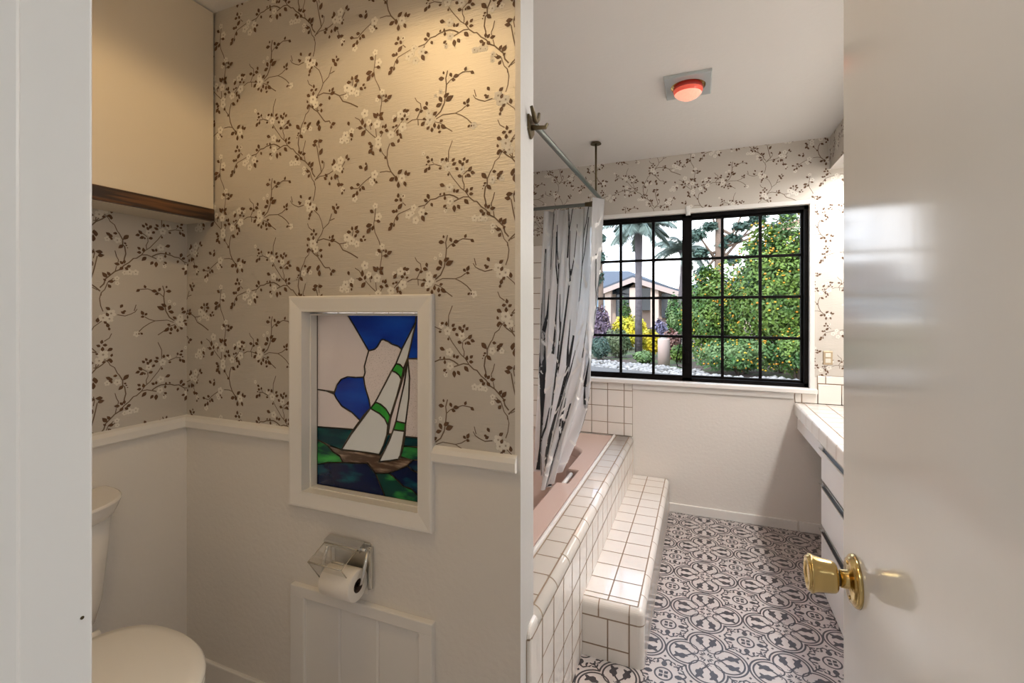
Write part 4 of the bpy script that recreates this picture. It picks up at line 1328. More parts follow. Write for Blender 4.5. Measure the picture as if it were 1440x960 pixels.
def egg(z, x0, x1, hw, g=0.0, n=48, back=0.62):
    """elongated seat outline: squarer at the back (x0), round at the front (x1)"""
    pts = []
    xc = x0 + (x1 - x0) * 0.42
    for k in range(n):
        a = 2 * PI * k / n
        c, s = math.cos(a), math.sin(a)
        if c >= 0:
            x = xc + (x1 - xc + g) * c
            y = (hw + g) * s
        else:
            x = xc + (xc - x0 + g) * math.copysign(abs(c) ** 0.8, c)
            y = (hw + g) * math.copysign(abs(s) ** 0.75, s)
        pts.append((x, TY + y, z))
    return pts


BX0, BX1, BH = -1.60, -1.125, 0.185
b = MB()
b.loft([egg(0.0, -1.58, -1.27, 0.105), egg(0.02, -1.58, -1.265, 0.108), egg(0.10, -1.58, -1.28, 0.098), egg(0.20, -1.60, -1.24, 0.115), egg(0.30, -1.62, -1.17, 0.155), egg(0.37, -1.62, -1.135, 0.178), egg(0.405, -1.62, -1.13, 0.182), egg(0.412, -1.61, -1.14, 0.174)], 0, True, True, True, True)
b.bbox(XL + 0.02, -1.56, TY - 0.11, TY + 0.11, 0.25, 0.41, 0.02, 3)
b.build('bowl', PORC, to)
b = MB()
b.loft([egg(0.413, BX0, BX1, BH, -0.004), egg(0.414, BX0, BX1, BH), egg(0.430, BX0, BX1, BH), egg(0.434, BX0, BX1, BH, -0.005)], 0, True, True, True, True)
b.build('seat', SEATM, to)
b = MB()
b.loft([egg(0.4345, BX0, BX1, BH, -0.003), egg(0.437, BX0, BX1, BH, 0.001), egg(0.446, BX0, BX1, BH, 0.001), egg(0.453, BX0, BX1, BH, -0.006), egg(0.458, BX0, BX1, BH, -0.035), egg(0.460, BX0, BX1, BH, -0.09)], 0, True, True, True, True)
b.build('lid', SEATM, to)
b = MB()
for s in (-1, 1):
    b = MB()
    b.tube([(BX0 - 0.004, TY + s * 0.095, 0.445), (BX0 - 0.004, TY + s * 0.055, 0.445)], 0.012, 10)
    b.build('lid_hinge', SEATM, to)
b = MB()
b.tube([(XL + 0.18, TY - 0.13, 0.70), (XL + 0.205, TY - 0.13, 0.70)], 0.012, 10)
b.tube([(XL + 0.203, TY - 0.13, 0.70), (XL + 0.21, TY - 0.06, 0.695)], 0.006, 8)
b.build('flush_lever', CHROME, to)

# ---------------------------------------------------------------- wall cabinet over the toilet
wc = thing('wall_cabinet', 'cream wall cabinet with dark wood lower edge hung over the toilet', 'cabinet', (XL, 0.72, 1.70))
XCB = -1.652
b = MB()
b.box(XL + 0.001, XCB - 0.020, YF1 + 0.003, YA - 0.003, 1.700, ZC2 - 0.002)
b.build('cabinet_body', CREAM, wc)
b = MB()
b.bbox(XCB - 0.0195, XCB, 0.722, YA - 0.004, 1.744, ZC2 - 0.003, 0.0015)
b.build('cabinet_door', CREAM, wc)
b = MB()
b.bbox(XCB - 0.0195, XCB, YF1 + 0.006, 0.718, 1.744, ZC2 - 0.003, 0.0015)
b.build('cabinet_door', CREAM, wc)
b = MB()
b.bbox(XCB - 0.022, XCB + 0.004, YF1 + 0.004, YA - 0.003, 1.702, 1.744, 0.003)
o = b.build('edge_strip', WOOD, wc)
o['label'] = 'dark grained wood strip along the lower edge'

# ---------------------------------------------------------------- door standing open on the right
do = bpy.data.objects.new('door_1', None)
C.objects.link(do)
do.location = (DX, 0.27, 0.0)
do['kind'] = 'structure'
do['label'] = 'plain white painted door standing open on the right'
DYE = 0.936
b = MB()
b.bbox(DX, DX + 0.035, 0.262, DYE, 0.012, 2.05, 0.002)
b.build('door_panel', DOORP, do)
KY, KZ = 0.866, 0.955
b = MB()
b.lathe([(0.0385, 0.0), (0.0385, 0.0025), (0.0375, 0.005), (0.035, 0.0065), (0.0335, 0.0068), (0.0325, 0.009), (0.029, 0.0098), (0.016, 0.010), (0.0135, 0.012), (0.0130, 0.0215)], (DX, KY, KZ), '-X', 40)
for s in (-1, 1):
    b.lathe([(0.003, 0.0), (0.003, 0.0012), (0.0015, 0.0016)], (DX - 0.0098, KY + 0.006 * s, KZ + 0.024 * s), '-X', 10)
rose = b.build('rose', BRASS, do)
b = MB()
b.lathe([(0.0115, 0.0205), (0.0115, 0.0262)], (DX, KY, KZ), '-X', 28)
b.build('knob_neck', BRONZE, do)
b = MB()
b.lathe([(0.0125, 0.0255), (0.0205, 0.0262), (0.0228, 0.0290), (0.0236, 0.034), (0.0250, 0.046), (0.0268, 0.056), (0.0285, 0.0590), (0.0290, 0.0605), (0.0285, 0.0622), (0.0268, 0.0628), (0.0262, 0.0640), (0.0255, 0.0655), (0.0225, 0.0662),
         (0.0200, 0.0655), (0.015, 0.0640), (0.0145, 0.0632), (0.006, 0.0630), (0.0005, 0.0630)], (DX, KY, KZ), '-X', 40, 0, True, True)
b.build('knob', BRASS, do)
b = MB()
b.bbox(DX + 0.006, DX + 0.029, DYE - 0.001, DYE + 0.0012, KZ - 0.028, KZ + 0.028, 0.0005)
b.bbox(DX + 0.012, DX + 0.023, DYE, DYE + 0.010, KZ - 0.009, KZ + 0.009, 0.002)
b.build('latch', BRASS, do)
b = MB()
for z in (0.25, 1.05, 1.82):
    b.tube([(DX - 0.004, 0.262, z - 0.05), (DX - 0.004, 0.262, z + 0.05)], 0.006, 10)
b.build('hinge', BRASS, do)

# ---------------------------------------------------------------- vanity
VX, VY = 0.556, 2.716
GAPM = mat('finger_channel_shade', (0.035, 0.035, 0.045), 0.5)  # dark colour stands in for the shade in the gaps above the drawers
vc = thing('vanity_cabinet', 'white vanity cabinet with chrome drawer pulls under the tiled counter', 'vanity', (0.85, 2.0, 0))
b = MB()
b.box(VX + 0.012, XR - 0.002, 0.62, VY, 0.0, 0.728)
b.bbox(VX, VX + 0.016, VY - 0.020, VY, 0.0, 0.728, 0.001)
b.build('cabinet_body', VANP, vc)
b = MB()
b.bbox(VX + 0.002, VX + 0.020, VY, YW - 0.012, 0.640, 0.728, 0.001)
b.build('apron', VANP, vc)
for bank, (y0, y1) in enumerate(((2.20, VY - 0.003), (1.69, 2.194), (1.18, 1.684))):
    for z0, z1 in ((0.545, 0.690), (0.322, 0.513), (0.012, 0.292)):
        b = MB()
        b.bbox(VX - 0.004, VX + 0.014, y0, y1, z0, z1, 0.002)
        b.box(VX + 0.003, VX + 0.0125, y0, y1, z1 - 0.001, z1 + 0.029, 1)
        d = b.build('drawer', [VANP, GAPM], vc)
        b = MB()                                                   # full width finger pull along the top edge
        zt = z1 + 0.002
        q = [(VX + 0.003, zt - 0.002), (VX - 0.006, zt - 0.002), (VX - 0.014, zt + 0.002), (VX - 0.015, zt + 0.010), (VX - 0.011, zt + 0.008), (VX - 0.004, zt + 0.004), (VX + 0.003, zt + 0.004)]
        b.loft([[(x, y, z) for x, z in q] for y in (y0, y1)], 0, True, True, True, False)
        b.box(VX - 0.006, VX + 0.003, y0, y1, zt + 0.021, zt + 0.026)
        h = b.build('drawer_pull', CHROME)
        h.parent = d

ct = thing('tiled_countertop', 'white tiled vanity counter with a low tile backsplash by the window', 'countertop', (0.83, 2.0, 0.73))
CX, CZ, RC = 0.541, 0.801, 0.014
prof = [(XR - 0.001, 0.730), (CX, 0.730), (CX, CZ - RC)] + [(CX + RC - RC * math.cos(a), CZ - RC + RC * math.sin(a)) for a in np.linspace(0, PI / 2, 6)[1:]] + [(XR - 0.001, CZ)]
b = MB()
b.loft([[(x, y, z) for x, z in prof] for y in (0.60, YW - 0.009)], 0, True, True, True, False)
PCT = lambda u, v, h: (u, v, CZ + h)
PCF = lambda u, v, h: (CX - h, u, v)
cy = [YW - 0.011 - 0.0585 - TP * k for k in range(0, 23)]
lines_on_plane(b, PCT, [CX + 0.052, CX + 0.052 + TP, CX + 0.052 + 2 * TP, CX + 0.052 + 3 * TP, CX + 0.052 + 4 * TP], cy, CX + 0.052, XR, 0.62, YW - 0.011, 0.005)
fy = [YW - 0.05 - 0.157 * k for k in range(0, 17)]
lines_on_plane(b, PCF, fy, [], 0, 0, 0.731, CZ - RC, 0.005)
for y in fy:
    q = [(CX + RC - (RC + 0.0006) * math.cos(a), CZ - RC + (RC + 0.0006) * math.sin(a)) for a in np.linspace(0, PI / 2, 6)]
    for i in range(5):
        b.face([(q[i][0], y - 0.0015, q[i][1]), (q[i][0], y + 0.0015, q[i][1]), (q[i + 1][0], y + 0.0015, q[i + 1][1]), (q[i + 1][0], y - 0.0015, q[i + 1][1])], 1)
    b.face([(CX + RC, y - 0.0015, CZ + 0.0005), (CX + 0.052, y - 0.0015, CZ + 0.0005), (CX + 0.052, y + 0.0015, CZ + 0.0005), (CX + RC, y + 0.0015, CZ + 0.0005)], 1)
b.build('counter_slab', [TILE, GROUT], ct)
b = MB()
PB = lambda u, v, h: (u, YW - 0.003 - h, v)
b.box(CX + 0.004, XR - 0.001, YW - 0.003, YW - 0.0002, CZ, WZ0 - 0.019, 1)
b.box(WX1 + 0.013, XR - 0.001, YW - 0.003, YW - 0.0002, CZ, 0.976, 1)
tile_slab(b, PB, [CX + 0.004, 0.583, 0.668], [CZ + 0.001, WZ0 - 0.020])
tile_slab(b, PB, [0.668, 0.792, 0.909, 1.026, XR - 0.001], [CZ + 0.001, 0.925])
tile_slab(b, PB, [WX1 + 0.0135, 0.709, 0.86, 1.02, XR - 0.001], [0.927, 0.976])
PRW = lambda u, v, h: (XR - 0.003 - h, u, v)
b.box(XR - 0.003, XR - 0.0002, 0.62, YW - 0.01, CZ, 0.976, 1)
tile_slab(b, PRW, [YW - 0.012 - TP * k for k in range(22, -1, -1)], [CZ + 0.001, 0.925])
tile_slab(b, PRW, [YW - 0.012 - TP * k for k in range(22, -1, -1)], [0.927, 0.976])
b.build('backsplash', [TILE, GROUT], ct)

sw = thing('outlet_plate', 'small beige outlet plate on the wallpaper above the backsplash', 'outlet', (0.725, YW, 1.08))
p = on_y(1164, 503, YW)
b = MB()
b.bbox(p.x - 0.025, p.x + 0.025, YW - 0.007, YW - 0.0006, p.z - 0.042, p.z + 0.042, 0.003)
b.build('cover_plate', mat('plate_metal', (0.55, 0.44, 0.30), 0.35, 0.6), sw)
b = MB()
for s in (-1, 1):
    b.bbox(p.x - 0.014 + 0.0, p.x + 0.014, YW - 0.010, YW - 0.006, p.z + s * 0.017 - 0.013, p.z + s * 0.017 + 0.013, 0.003)
b.build('socket', mat('socket_ivory', (0.72, 0.69, 0.60), 0.4), sw)

# soffit light fixture and alcove downlight trims
vl = thing('soffit_light', 'long white diffuser of the light under the papered soffit over the vanity', 'light fixture', (0.93, 2.25, 2.24))
b = MB()
for x0, x1, y0, y1 in ((0.775, 0.795, 1.22, 3.28), (1.065, 1.085, 1.22, 3.28), (0.795, 1.065, 1.22, 1.24), (0.795, 1.065, 3.26, 3.28)):
    b.bbox(x0, x1, y0, y1, 2.226, 2.2405, 0.002)
b.build('fixture_frame', TRIM, vl)
dl = thing('recessed_downlight', 'round white recessed downlight in the alcove ceiling', 'downlight', (-0.90, 0.56, ZC2))
b = MB()
b.lathe([(0.065, 0.0005), (0.085, 0.004), (0.09, 0.0), (0.09, -0.001)], (-0.90, 0.56, ZC2 - 0.005), 'Z', 32, 0, False, False)
b.build('trim_ring', TRIM, dl)

# ---------------------------------------------------------------- garden outside
GZ = 0.45
b = MB()
gn = 40
for i in range(gn):
    for j in range(gn):
        x0, x1 = -24 + 48 * i / gn, -24 + 48 * (i + 1) / gn
        y0, y1 = 3.53 + 46 * (j / gn) ** 1.5, 3.53 + 46 * ((j + 1) / gn) ** 1.5
        b.face([(x0, y0, GZ), (x1, y0, GZ), (x1, y1, GZ), (x0, y1, GZ)])
struct('ground_garden', b, [mat('garden_soil', (0.08, 0.055, 0.045), 0.95, bump=(6, 0.6, 0.04), var=(3, (0.06, 0.10, 0.03), 0.45, 0.6))], label='dark mulch bed of the garden outside the window')
p0, p1 = at_depth(836, 515, 7.34), at_depth(957, 527, 6.35)
b = MB()
dv = (p1 - p0).normalized()
nv = Vector((-dv.y, dv.x, 0)).normalized()
A, B_ = p0 - dv * 3, p1 + dv * 5
q = [A - nv * 0.8, B_ - nv * 0.8, B_, A]
b.loft([[(v.x, v.y, z) for v in q] for z in (GZ - 0.02, GZ + 0.06)], 0, True, True, True, False)
o = struct('kerb_garden', b, [mat('grey_concrete', (0.085, 0.08, 0.075), 0.9, bump=(30, 0.3, 0.01))], label='grey concrete kerb in front of the white pebbles')


def blob_template(rnd, n=1):
    bm = bmesh.new()
    bmesh.ops.create_icosphere(bm, subdivisions=1, radius=1.0)
    vs = [v.co.copy() for v in bm.verts]
    fs = [[v.index for v in f.verts] for f in bm.faces]
    bm.free()
    return vs, fs


rnd = random.Random(3)
vs, fs = blob_template(rnd)
b = MB()
FOOT = []
for fpx, fd, fw in ((1098, 7.0, 150), (1006, 8.2, 92), (1225, 6.4, 110), (1040, 6.9, 130), (1122, 6.3, 70), (933.5, 8.0, 10)):
    fc = at_depth(fpx, 500, fd)
    FOOT.append((fc.x, fc.y, fw / 2 * fd / FPX * 0.8))
for k in range(2600):
    t = rnd.random() * ((B_ - A).length)
    s = 0.03 + rnd.random() * 1.05
    c = A + dv * t + nv * s
    if any((c.x - fx) ** 2 + (c.y - fy_) ** 2 < fr_ ** 2 for fx, fy_, fr_ in FOOT):
        continue
    r = rnd.uniform(0.022, 0.045)
    sx, sy, sz = rnd.uniform(0.8, 1.3), rnd.uniform(0.8, 1.3), rnd.uniform(0.5, 0.8)
    a = rnd.uniform(0, PI)
    b.raw([(c.x + r * (sx * v.x * math.cos(a) - sy * v.y * math.sin(a)), c.y + r * (sx * v.x * math.sin(a) + sy * v.y * math.cos(a)), GZ + 0.01 + r * sz * (0.6 + v.z)) for v in vs], fs, 0, True)
o = b.build('pebbles', mat('white_pebble', (0.33, 0.315, 0.30), 0.8, var=(9, (0.13, 0.125, 0.12), 0.45, 0.7)), None)
tag(o, 'strip of white river pebbles between the kerb and the planting', 'pebbles', None, 'stuff')


def leaf_mat(name, c0, c1, scale=3.0):
    m = mat(name, c0, 0.55, var=(scale, c1, 0.38, 0.62))
    m.node_tree.nodes['Principled BSDF'].inputs['Transmission Weight'].default_value = 0.0
    return m


def foliage(b, c, rad, n, size, rnd, m=0, shell=0.45, aspect=0.55, up=0.0):
    c = Vector(c)
    for k in range(n):
        while True:
            d = Vector((rnd.uniform(-1, 1), rnd.uniform(-1, 1), rnd.uniform(-1, 1)))
            if 0.05 < d.length < 1:
                break
        d = d.normalized() * (shell + (1 - shell) * rnd.random() ** 0.6)
        # lumpy outline
        l = 0.82 + 0.22 * math.sin(5 * d.x + 3 * d.z + c.x) * math.cos(4 * d.y - 2 * d.z)
        p = c + Vector((d.x * rad[0] * l, d.y * rad[1] * l, d.z * rad[2] * l))
        n_ = (d + Vector((rnd.uniform(-1, 1), rnd.uniform(-1, 1), rnd.uniform(-0.4, 1.2) + up)) * 0.9).normalized()
        t = n_.orthogonal().normalized()
        t = Matrix.Rotation(rnd.uniform(0, 2 * PI), 3, n_) @ t
        s = n_.cross(t)
        L_ = size * rnd.uniform(0.6, 1.3)
        w_ = L_ * aspect
        b.face([p - t * L_ * 0.5, p + s * w_ * 0.5, p + t * L_ * 0.5, p - s * w_ * 0.5], m)


GROUPS = {'flowering_bush': 'flowering bushes outside the window', 'yellow_hedge': 'yellow hedges in the garden', 'grassy_shrub': 'grass clumps in the garden', 'green_shrub': 'green shrubs in the garden'}


def shrub(name, label, cat, px, py, base_y, depth, wpx, n, size, mats_, seed, aspect=0.55, flowers=None, stem=True, group=None):
    """a shrub whose middle is seen at (px, py); it stands on the ground"""
    rnd = random.Random(seed)
    c = at_depth(px, py, depth)
    rx = wpx / 2 * depth / FPX
    top = c.z + (base_y - py) * depth / FPX
    rz = max(0.12, (top - GZ) / 2)
    cz = GZ + rz * 0.98
    t = thing(name, label, cat, (c.x, c.y, GZ), group or GROUPS.get(name))
    b = MB()
    foliage(b, (c.x, c.y, cz), (rx, rx * 0.9, rz), n, size, rnd, 0, 0.45, aspect)
    b.build('foliage', mats_[0], t)
    if stem:
        b = MB()
        for k in range(6):
            a = rnd.uniform(0, 2 * PI)
            b.tube([(c.x + 0.03 * math.cos(a), c.y + 0.03 * math.sin(a), GZ - 0.01), (c.x + rx * 0.3 * math.cos(a), c.y + rx * 0.3 * math.sin(a), cz), (c.x + rx * 0.5 * math.cos(a), c.y + rx * 0.5 * math.sin(a), cz + rz * 0.5)], [0.014, 0.010, 0.004], 6)
        b.build('stem', BARK, t)
    if flowers:
        b = MB()
        for k in range(flowers[0]):
            while True:
                d = Vector((rnd.uniform(-1, 1), rnd.uniform(-1, 0.3), rnd.uniform(-1, 1)))
                if 0.1 < d.length < 1:
                    break
            d.normalize()
            l = (0.82 + 0.22 * math.sin(5 * d.x + 3 * d.z + c.x) * math.cos(4 * d.y - 2 * d.z)) * 0.97
            p = Vector((c.x + d.x * rx * l, c.y + d.y * rx * 0.9 * l, cz + d.z * rz * l))
            r = flowers[1] * rnd.uniform(0.7, 1.2)
            b.raw([(p.x + r * v.x, p.y + r * v.y, p.z + r * 0.8 * v.z) for v in vs], fs, 0, True)
        o = b.build('blossom', flowers[2], t)
        o['kind'] = 'stuff'
        o['label'] = flowers[3]
    return t


BARK = mat('bark', (0.17, 0.12, 0.09), 0.9, bump=(25, 0.6, 0.02))
G1 = leaf_mat('leaf_mid_green', (0.030, 0.095, 0.014), (0.13, 0.215, 0.028))
G2 = leaf_mat('leaf_bluish_green', (0.022, 0.06, 0.045), (0.07, 0.125, 0.095))
G3 = leaf_mat('leaf_grass_green', (0.04, 0.12, 0.025), (0.13, 0.21, 0.065))
YL = leaf_mat('leaf_yellow', (0.34, 0.36, 0.012), (0.72, 0.56, 0.015))
PL = leaf_mat('leaf_purple', (0.09, 0.06, 0.10), (0.19, 0.13, 0.18))
LV = leaf_mat('leaf_lavender', (0.13, 0.12, 0.20), (0.24, 0.21, 0.31))
GG = leaf_mat('leaf_greyish_green', (0.06, 0.11, 0.04), (0.17, 0.20, 0.10))
PK = leaf_mat('leaf_rosy', (0.17, 0.09, 0.07), (0.30, 0.15, 0.13))
ORF = mat('orange_blossom', (0.52, 0.22, 0.012), 0.6, var=(5.0, (0.52, 0.40, 0.03), 0.45, 0.6))

# the big flowering bush right of the mullion is several plants
shrub('flowering_bush', 'tall green bush with orange flowers filling the right half of the window', 'bush', 1098, 415, 545, 7.0, 150, 24000, 0.064, [G1], 21, 0.5, (460, 0.017, ORF, 'small orange and yellow flowers'))
shrub('flowering_bush', 'shorter green bush with few orange flowers just right of the mullion', 'bush', 1006, 450, 540, 8.0, 100, 15000, 0.068, [G1], 22, 0.5, (170, 0.018, ORF, 'small orange and yellow flowers'))
shrub('flowering_bush', 'green bush with orange flowers at the right edge of the window', 'bush', 1225, 430, 550, 6.4, 110, 7000, 0.06, [G3], 23, 0.5, (120, 0.017, ORF, 'small orange and yellow flowers'))
shrub('low_shrub', 'low green shrub in front of the tall flowering bush', 'shrub', 1040, 500, 530, 6.9, 130, 6000, 0.056, [G3], 24, 0.5, (110, 0.016, ORF, 'small orange and yellow flowers'))
shrub('low_shrub', 'low leafy shrub in the bottom right corner of the window', 'shrub', 1122, 492, 530, 6.3, 70, 4200, 0.052, [G1], 25, 0.5, (60, 0.015, ORF, 'small orange and yellow flowers'))
# bedding plants on the left
shrub('yellow_hedge', 'long bright yellow clipped hedge in front of the house', 'hedge', 886, 458, 476, 11.5, 62, 4200, 0.075, [YL], 31)
shrub('yellow_hedge', 'short yellow shrub beside the pinkish bollard', 'hedge', 915, 480, 500, 9.6, 32, 1800, 0.065, [YL], 32)
shrub('purple_shrub', 'dusky purple shrub at the left edge of the window', 'shrub', 844, 456, 488, 10.0, 36, 2200, 0.075, [PL], 33)
shrub('lavender_shrub', 'grey lavender shrub between the two yellow hedges', 'shrub', 927, 462, 480, 10.6, 28, 1600, 0.07, [LV], 34)
shrub('rosy_shrub', 'rosy red low shrub beside the mullion', 'shrub', 945, 482, 505, 9.0, 30, 1500, 0.065, [PK], 35)
shrub('grassy_shrub', 'feathery green grass clump below the yellow hedge', 'grass clump', 868, 486, 513, 9.4, 46, 3600, 0.10, [GG], 36, 0.16)
shrub('grassy_shrub', 'feathery green grass clump at the left behind the pebbles', 'grass clump', 843, 492, 514, 9.0, 34, 2000, 0.10, [G2], 37, 0.16)
shrub('green_shrub', 'small bright green mound left of the bollard', 'shrub', 906, 505, 516, 8.3, 34, 1500, 0.05, [G3], 38)
shrub('green_shrub', 'small green mound right of the bollard', 'shrub', 955, 500, 518, 8.5, 26, 1200, 0.05, [G1], 39)
shrub('green_shrub', 'upright green shrub by the house pillar', 'shrub', 948, 438, 470, 12.5, 24, 2200, 0.08, [G3], 40)
shrub('green_shrub', 'dark shrub below the house window', 'shrub', 879, 436, 458, 15.0, 20, 1200, 0.09, [G1], 41)
# bollard
p = at_depth(933.5, 513, 8.0)
t = thing('garden_bollard', 'pinkish plaster bollard standing in the white pebbles', 'bollard', (p.x, p.y, GZ))
b = MB()
b.lathe([(0.10, -0.01), (0.10, 0.44), (0.094, 0.455), (0.06, 0.462)], (p.x, p.y, GZ), 'Z', 24)
b.build('post', mat('pink_plaster', (0.46, 0.35, 0.31), 0.85), t)
b = MB()
b.lathe([(0.06, 0.455), (0.055, 0.485), (0.0, 0.49)], (p.x, p.y, GZ), 'Z', 20, 0, True, False)
b.build('cap', mat('bollard_cap', (0.3, 0.28, 0.26), 0.5), t)


def tuft_tree(name, label, px, py, depth, foot_y, clumps, leafm, rtrunk, seed, n=2600, size=0.13, lean=0.0):
    rnd = random.Random(seed)
    base = at_depth(px, foot_y, depth)
    t = thing(name, label, 'tree', (base.x, base.y, GZ))
    b = MB()
    for cx, cyy, rw, rh in clumps:
        c = at_depth(cx, cyy, depth)
        foliage(b, c, (rw * depth / FPX, rw * 0.8 * depth / FPX, rh * depth / FPX), n, size, rnd, 0, 0.1, 0.35)
    b.build('crown', leafm, t)
    b = MB()
    top = at_depth(px + lean, py, depth)
    b.tube([(base.x, base.y, GZ - 0.05), ((base.x + top.x) / 2, base.y, (GZ + top.z) / 2), (top.x, base.y, top.z)], [rtrunk, rtrunk * 0.85, rtrunk * 0.5], 10)
    for cx, cyy, rw, rh in clumps:
        c = at_depth(cx, cyy, depth)
        zb = GZ + (top.z - GZ) * rnd.uniform(0.6, 0.9)
        b.tube([(base.x + (top.x - base.x) * 0.8, base.y, zb), tuple(c)], [rtrunk * 0.4, rtrunk * 0.12], 6)
    b.build('trunk', BARK, t)


tuft_tree('pine_tree', 'tall pine with open bluish branches behind the flowering bush', 1010, 296, 13.0, 480, [(982, 330, 15, 10), (998, 318, 14, 8), (1030, 335, 16, 9), (1042, 318, 16, 8), (1066, 308, 16, 9), (1000, 298, 16, 8), (1048, 292, 18, 8), (986, 356, 13, 8),
                        (990, 382, 14, 9), (1090, 322, 16, 10), (1108, 305, 14, 9), (1030, 365, 13, 8), (1060, 345, 14, 8), (1015, 345, 10, 7)], G2, 0.13, 51, 420, 0.15)
tuft_tree('leafy_tree', 'bluish tree at the left edge of the window', 845, 340, 14.0, 470, [(842, 362, 12, 14), (840, 390, 10, 14), (845, 335, 8, 8)], G2, 0.09, 52, 500, 0.15)


def palm(name, label, px, py, depth, rtrunk, nf, lenpx, seed, lean=0.0, foot=480):
    rnd = random.Random(seed)
    top = at_depth(px, py, depth)
    base = at_depth(px + lean, foot, depth)
    t = thing(name, label, 'palm tree', (base.x, base.y, GZ))
    L_ = lenpx * depth / FPX
    b = MB()
    for k in range(nf):
        az = 2 * PI * k / nf + rnd.uniform(-0.2, 0.2)
        el = rnd.uniform(-0.25, 1.15)
        d0 = Vector((math.cos(az) * math.cos(el), math.sin(az) * math.cos(el), math.sin(el)))
        pts, p, d = [], top.copy(), d0.copy()
        for i in range(9):
            pts.append(p.copy())
            p = p + d * (L_ / 8)
            d = (d + Vector((0, 0, -0.19))).normalized()
        b.tube(pts, [0.03] * 5 + [0.015] * 4, 4, 0, False)
        for i in range(1, 64):
            s = i / 64 * 8
            q = pts[int(s)].lerp(pts[min(8, int(s) + 1)], s - int(s))
            tv = (pts[min(8, int(s) + 1)] - pts[int(s)]).normalized()
            sd = tv.cross(Vector((0, 0, 1))).normalized()
            ll = L_ * 0.30 * math.sin(PI * (0.12 + 0.86 * i / 64)) + 0.05
            for sg_ in (-1, 1):
                e = q + (sd * sg_ * 0.75 + tv * 0.55 + Vector((0, 0, -0.45 - 0.3 * rnd.random()))).normalized() * ll
                wv = tv * 0.013
                b.face([q - wv, q + wv, e], 0)
    b.build('frond', leaf_mat('palm_leaf_%d' % seed, (0.075, 0.11, 0.095), (0.17, 0.22, 0.19)), t)
    b = MB()
    mid = base.lerp(top, 0.5)
    b.tube([(base.x, base.y, GZ - 0.05), tuple(mid), (top.x, top.y, top.z - 0.5 * rtrunk * 6), tuple(top)], [rtrunk * 1.1, rtrunk * 0.95, rtrunk * 1.1, rtrunk * 2.1], 12)
    b.build('trunk', mat('palm_trunk_%d' % seed, (0.12, 0.105, 0.115), 0.9, bump=(14, 0.8, 0.03)), t)


palm('palm_tree', 'tall palm with drooping fronds and a straight trunk left of the mullion', 898, 318, 9.4, 0.068, 26, 56, 61, 0, 500)
palm('palm_tree', 'second palm close beside the window mullion with a thin leaning trunk', 962, 352, 14.0, 0.08, 20, 46, 62, -8, 470)

# hills far behind the house
b = MB()
for k in range(60):
    x0, x1 = -110 + 3.2 * k, -110 + 3.2 * (k + 1)
    h0, h1 = [5.4 + 0.7 * math.sin(x / 7.0) + 0.4 * math.sin(x / 2.7 + 1) for x in (x0, x1)]
    b.loft([[(x0, 66, GZ), (x0, 70, h0 * 0.8), (x0, 76, h0), (x0, 90, GZ)], [(x1, 66, GZ), (x1, 70, h1 * 0.8), (x1, 76, h1), (x1, 90, GZ)]], 0, False, False, False, False)
struct('hills', b, [mat('hazy_hill', (0.10, 0.15, 0.19), 0.95, var=(0.6, (0.15, 0.20, 0.24), 0.4, 0.6))], label='hazy blue green hills behind the house')

# house across the garden
D = 25.0
hs = thing('house', 'low beige house with grey gable roof and pillars across the garden', 'house', tuple(at_depth(900, 455, D)))
STUC = mat('beige_stucco', (0.58, 0.44, 0.37), 0.9)
ROOF = mat('blue_grey_roof', (0.07, 0.085, 0.11), 0.8, bump=(8, 0.5, 0.05))
pk, lf, rt = at_depth(890, 391, D), at_depth(838, 409, D), at_depth(972, 417, D)
zf = GZ
yb = pk.y + 9
b = MB()
b.box(lf.x + 0.4, rt.x + 5.0, pk.y + 1.6, yb, zf, rt.z + 0.25)
wall = b.build('house_wall', STUC, hs)
b = MB()
yo = pk.y
for A_, Bq in (((lf.x, lf.z), (pk.x, pk.z)), ((pk.x, pk.z), (rt.x, rt.z))):
    q = [(A_[0], A_[1]), (Bq[0], Bq[1]), (Bq[0], Bq[1] + 0.16), (A_[0], A_[1] + 0.16)]
    b.loft([[(x, y, z) for x, z in q] for y in (yo, yb)], 0, True, True, True, False)
b.box(rt.x - 0.6, rt.x + 6, yo + 0.8, yb, rt.z - 0.05, rt.z + 0.12)
Dr = D + 5
ra, rb, rc, rd = at_depth(780, 381, Dr), at_depth(884, 381, Dr), at_depth(975, 415, D + 1.2), at_depth(770, 412, D + 1.2)
re_, rf_ = Vector((rc.x, rb.y + 4, rc.z)), Vector((rd.x, ra.y + 4, rd.z))
for tri_ in ((rd, rc, rb, ra), (rc, re_, rb), (re_, rf_, ra, rb)):
    b.face(tri_)
b.build('roof', ROOF, hs)
b = MB()
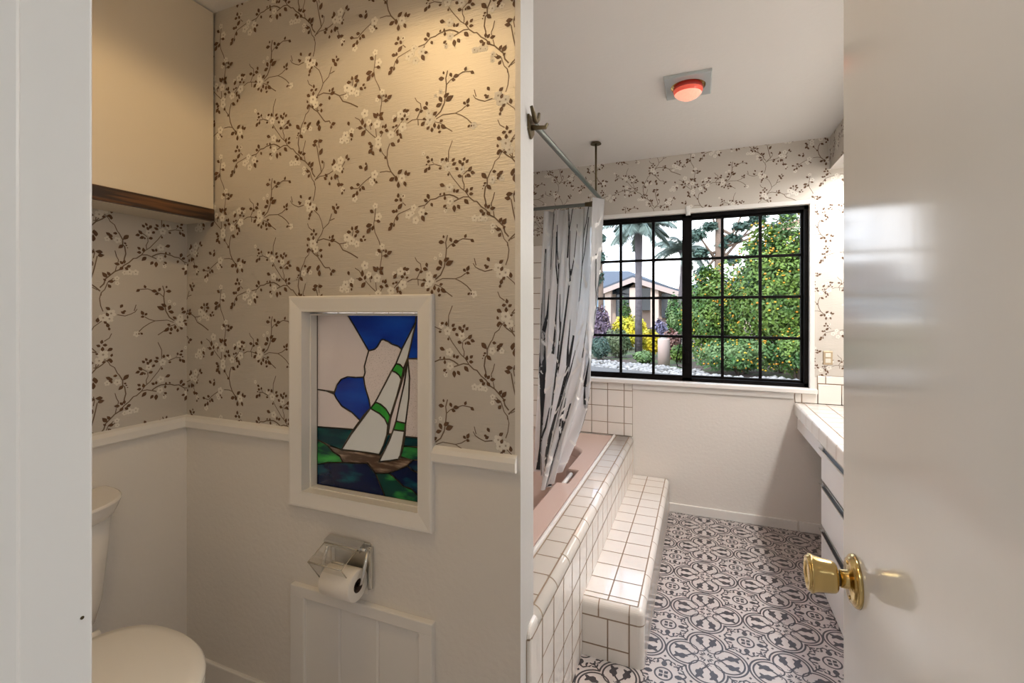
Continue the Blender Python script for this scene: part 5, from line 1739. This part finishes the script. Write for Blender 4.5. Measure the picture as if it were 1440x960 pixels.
for A_, Bq in (((lf.x, lf.z), (pk.x, pk.z)), ((pk.x, pk.z), (rt.x, rt.z))):
    q = [(A_[0], A_[1] - 0.22), (Bq[0], Bq[1] - 0.22), (Bq[0], Bq[1] + 0.05), (A_[0], A_[1] + 0.05)]
    b.loft([[(x, y, z) for x, z in q] for y in (yo - 0.06, yo - 0.01)], 0, True, True, True, False)
b.build('fascia', mat('fascia_paint', (0.42, 0.33, 0.30), 0.7), hs)
b = MB()
tri = [(lf.x + 1.0, rt.z + 0.2), (rt.x - 1.2, rt.z + 0.2), (pk.x, pk.z - 0.15)]
b.loft([[(x, y, z) for x, z in tri] for y in (yo + 1.3, yo + 1.55)], 0, True, True, True, False)
b.build('gable_wall', STUC, hs)
for pxp, wp in ((851, 9), (890, 11), (921, 11), (957, 8)):
    c = at_depth(pxp, 440, D)
    b = MB()
    hw = wp / 2 * D / FPX
    b.bbox(c.x - hw, c.x + hw, yo + 0.2, yo + 0.7, zf, at_depth(pxp, 404, D).z, 0.02)
    b.build('pillar', STUC, hs)
WIN = mat('dark_window_glass', (0.05, 0.07, 0.09), 0.08)
for pxa, pxb, pya, pyb in ((859, 883, 402, 447), (897, 914, 404, 436), (929, 953, 412, 447)):
    a_, c_ = at_depth(pxa, pya, D), at_depth(pxb, pyb, D)
    b = MB()
    b.box(a_.x, c_.x, yo + 1.20, yo + 1.62, c_.z, a_.z)
    b.build('house_window', WIN, hs)
# roof corner seen at the top right of the window
p = at_depth(1150, 300, 8.6)
nh = thing('neighbour_house', 'corner of an orange stucco house with eave at the top right of the window', 'house', (p.x + 1.2, p.y + 1.0, GZ))
b = MB()
b.box(p.x - 0.1, p.x + 3.5, p.y + 0.6, p.y + 2.2, GZ, p.z - 0.25)
b.build('house_wall', mat('orange_stucco', (0.42, 0.24, 0.12), 0.9), nh)
b = MB()
q = [(p.x - 0.55, p.z - 0.32), (p.x + 1.6, p.z + 0.55), (p.x + 3.9, p.z - 0.32), (p.x + 3.9, p.z - 0.18), (p.x + 1.6, p.z + 0.70), (p.x - 0.55, p.z - 0.18)]
b.loft([[(x, y, z) for x, z in q] for y in (p.y, p.y + 2.5)], 0, True, True, True, False)
b.build('roof', mat('tan_eave', (0.38, 0.25, 0.17), 0.8), nh)
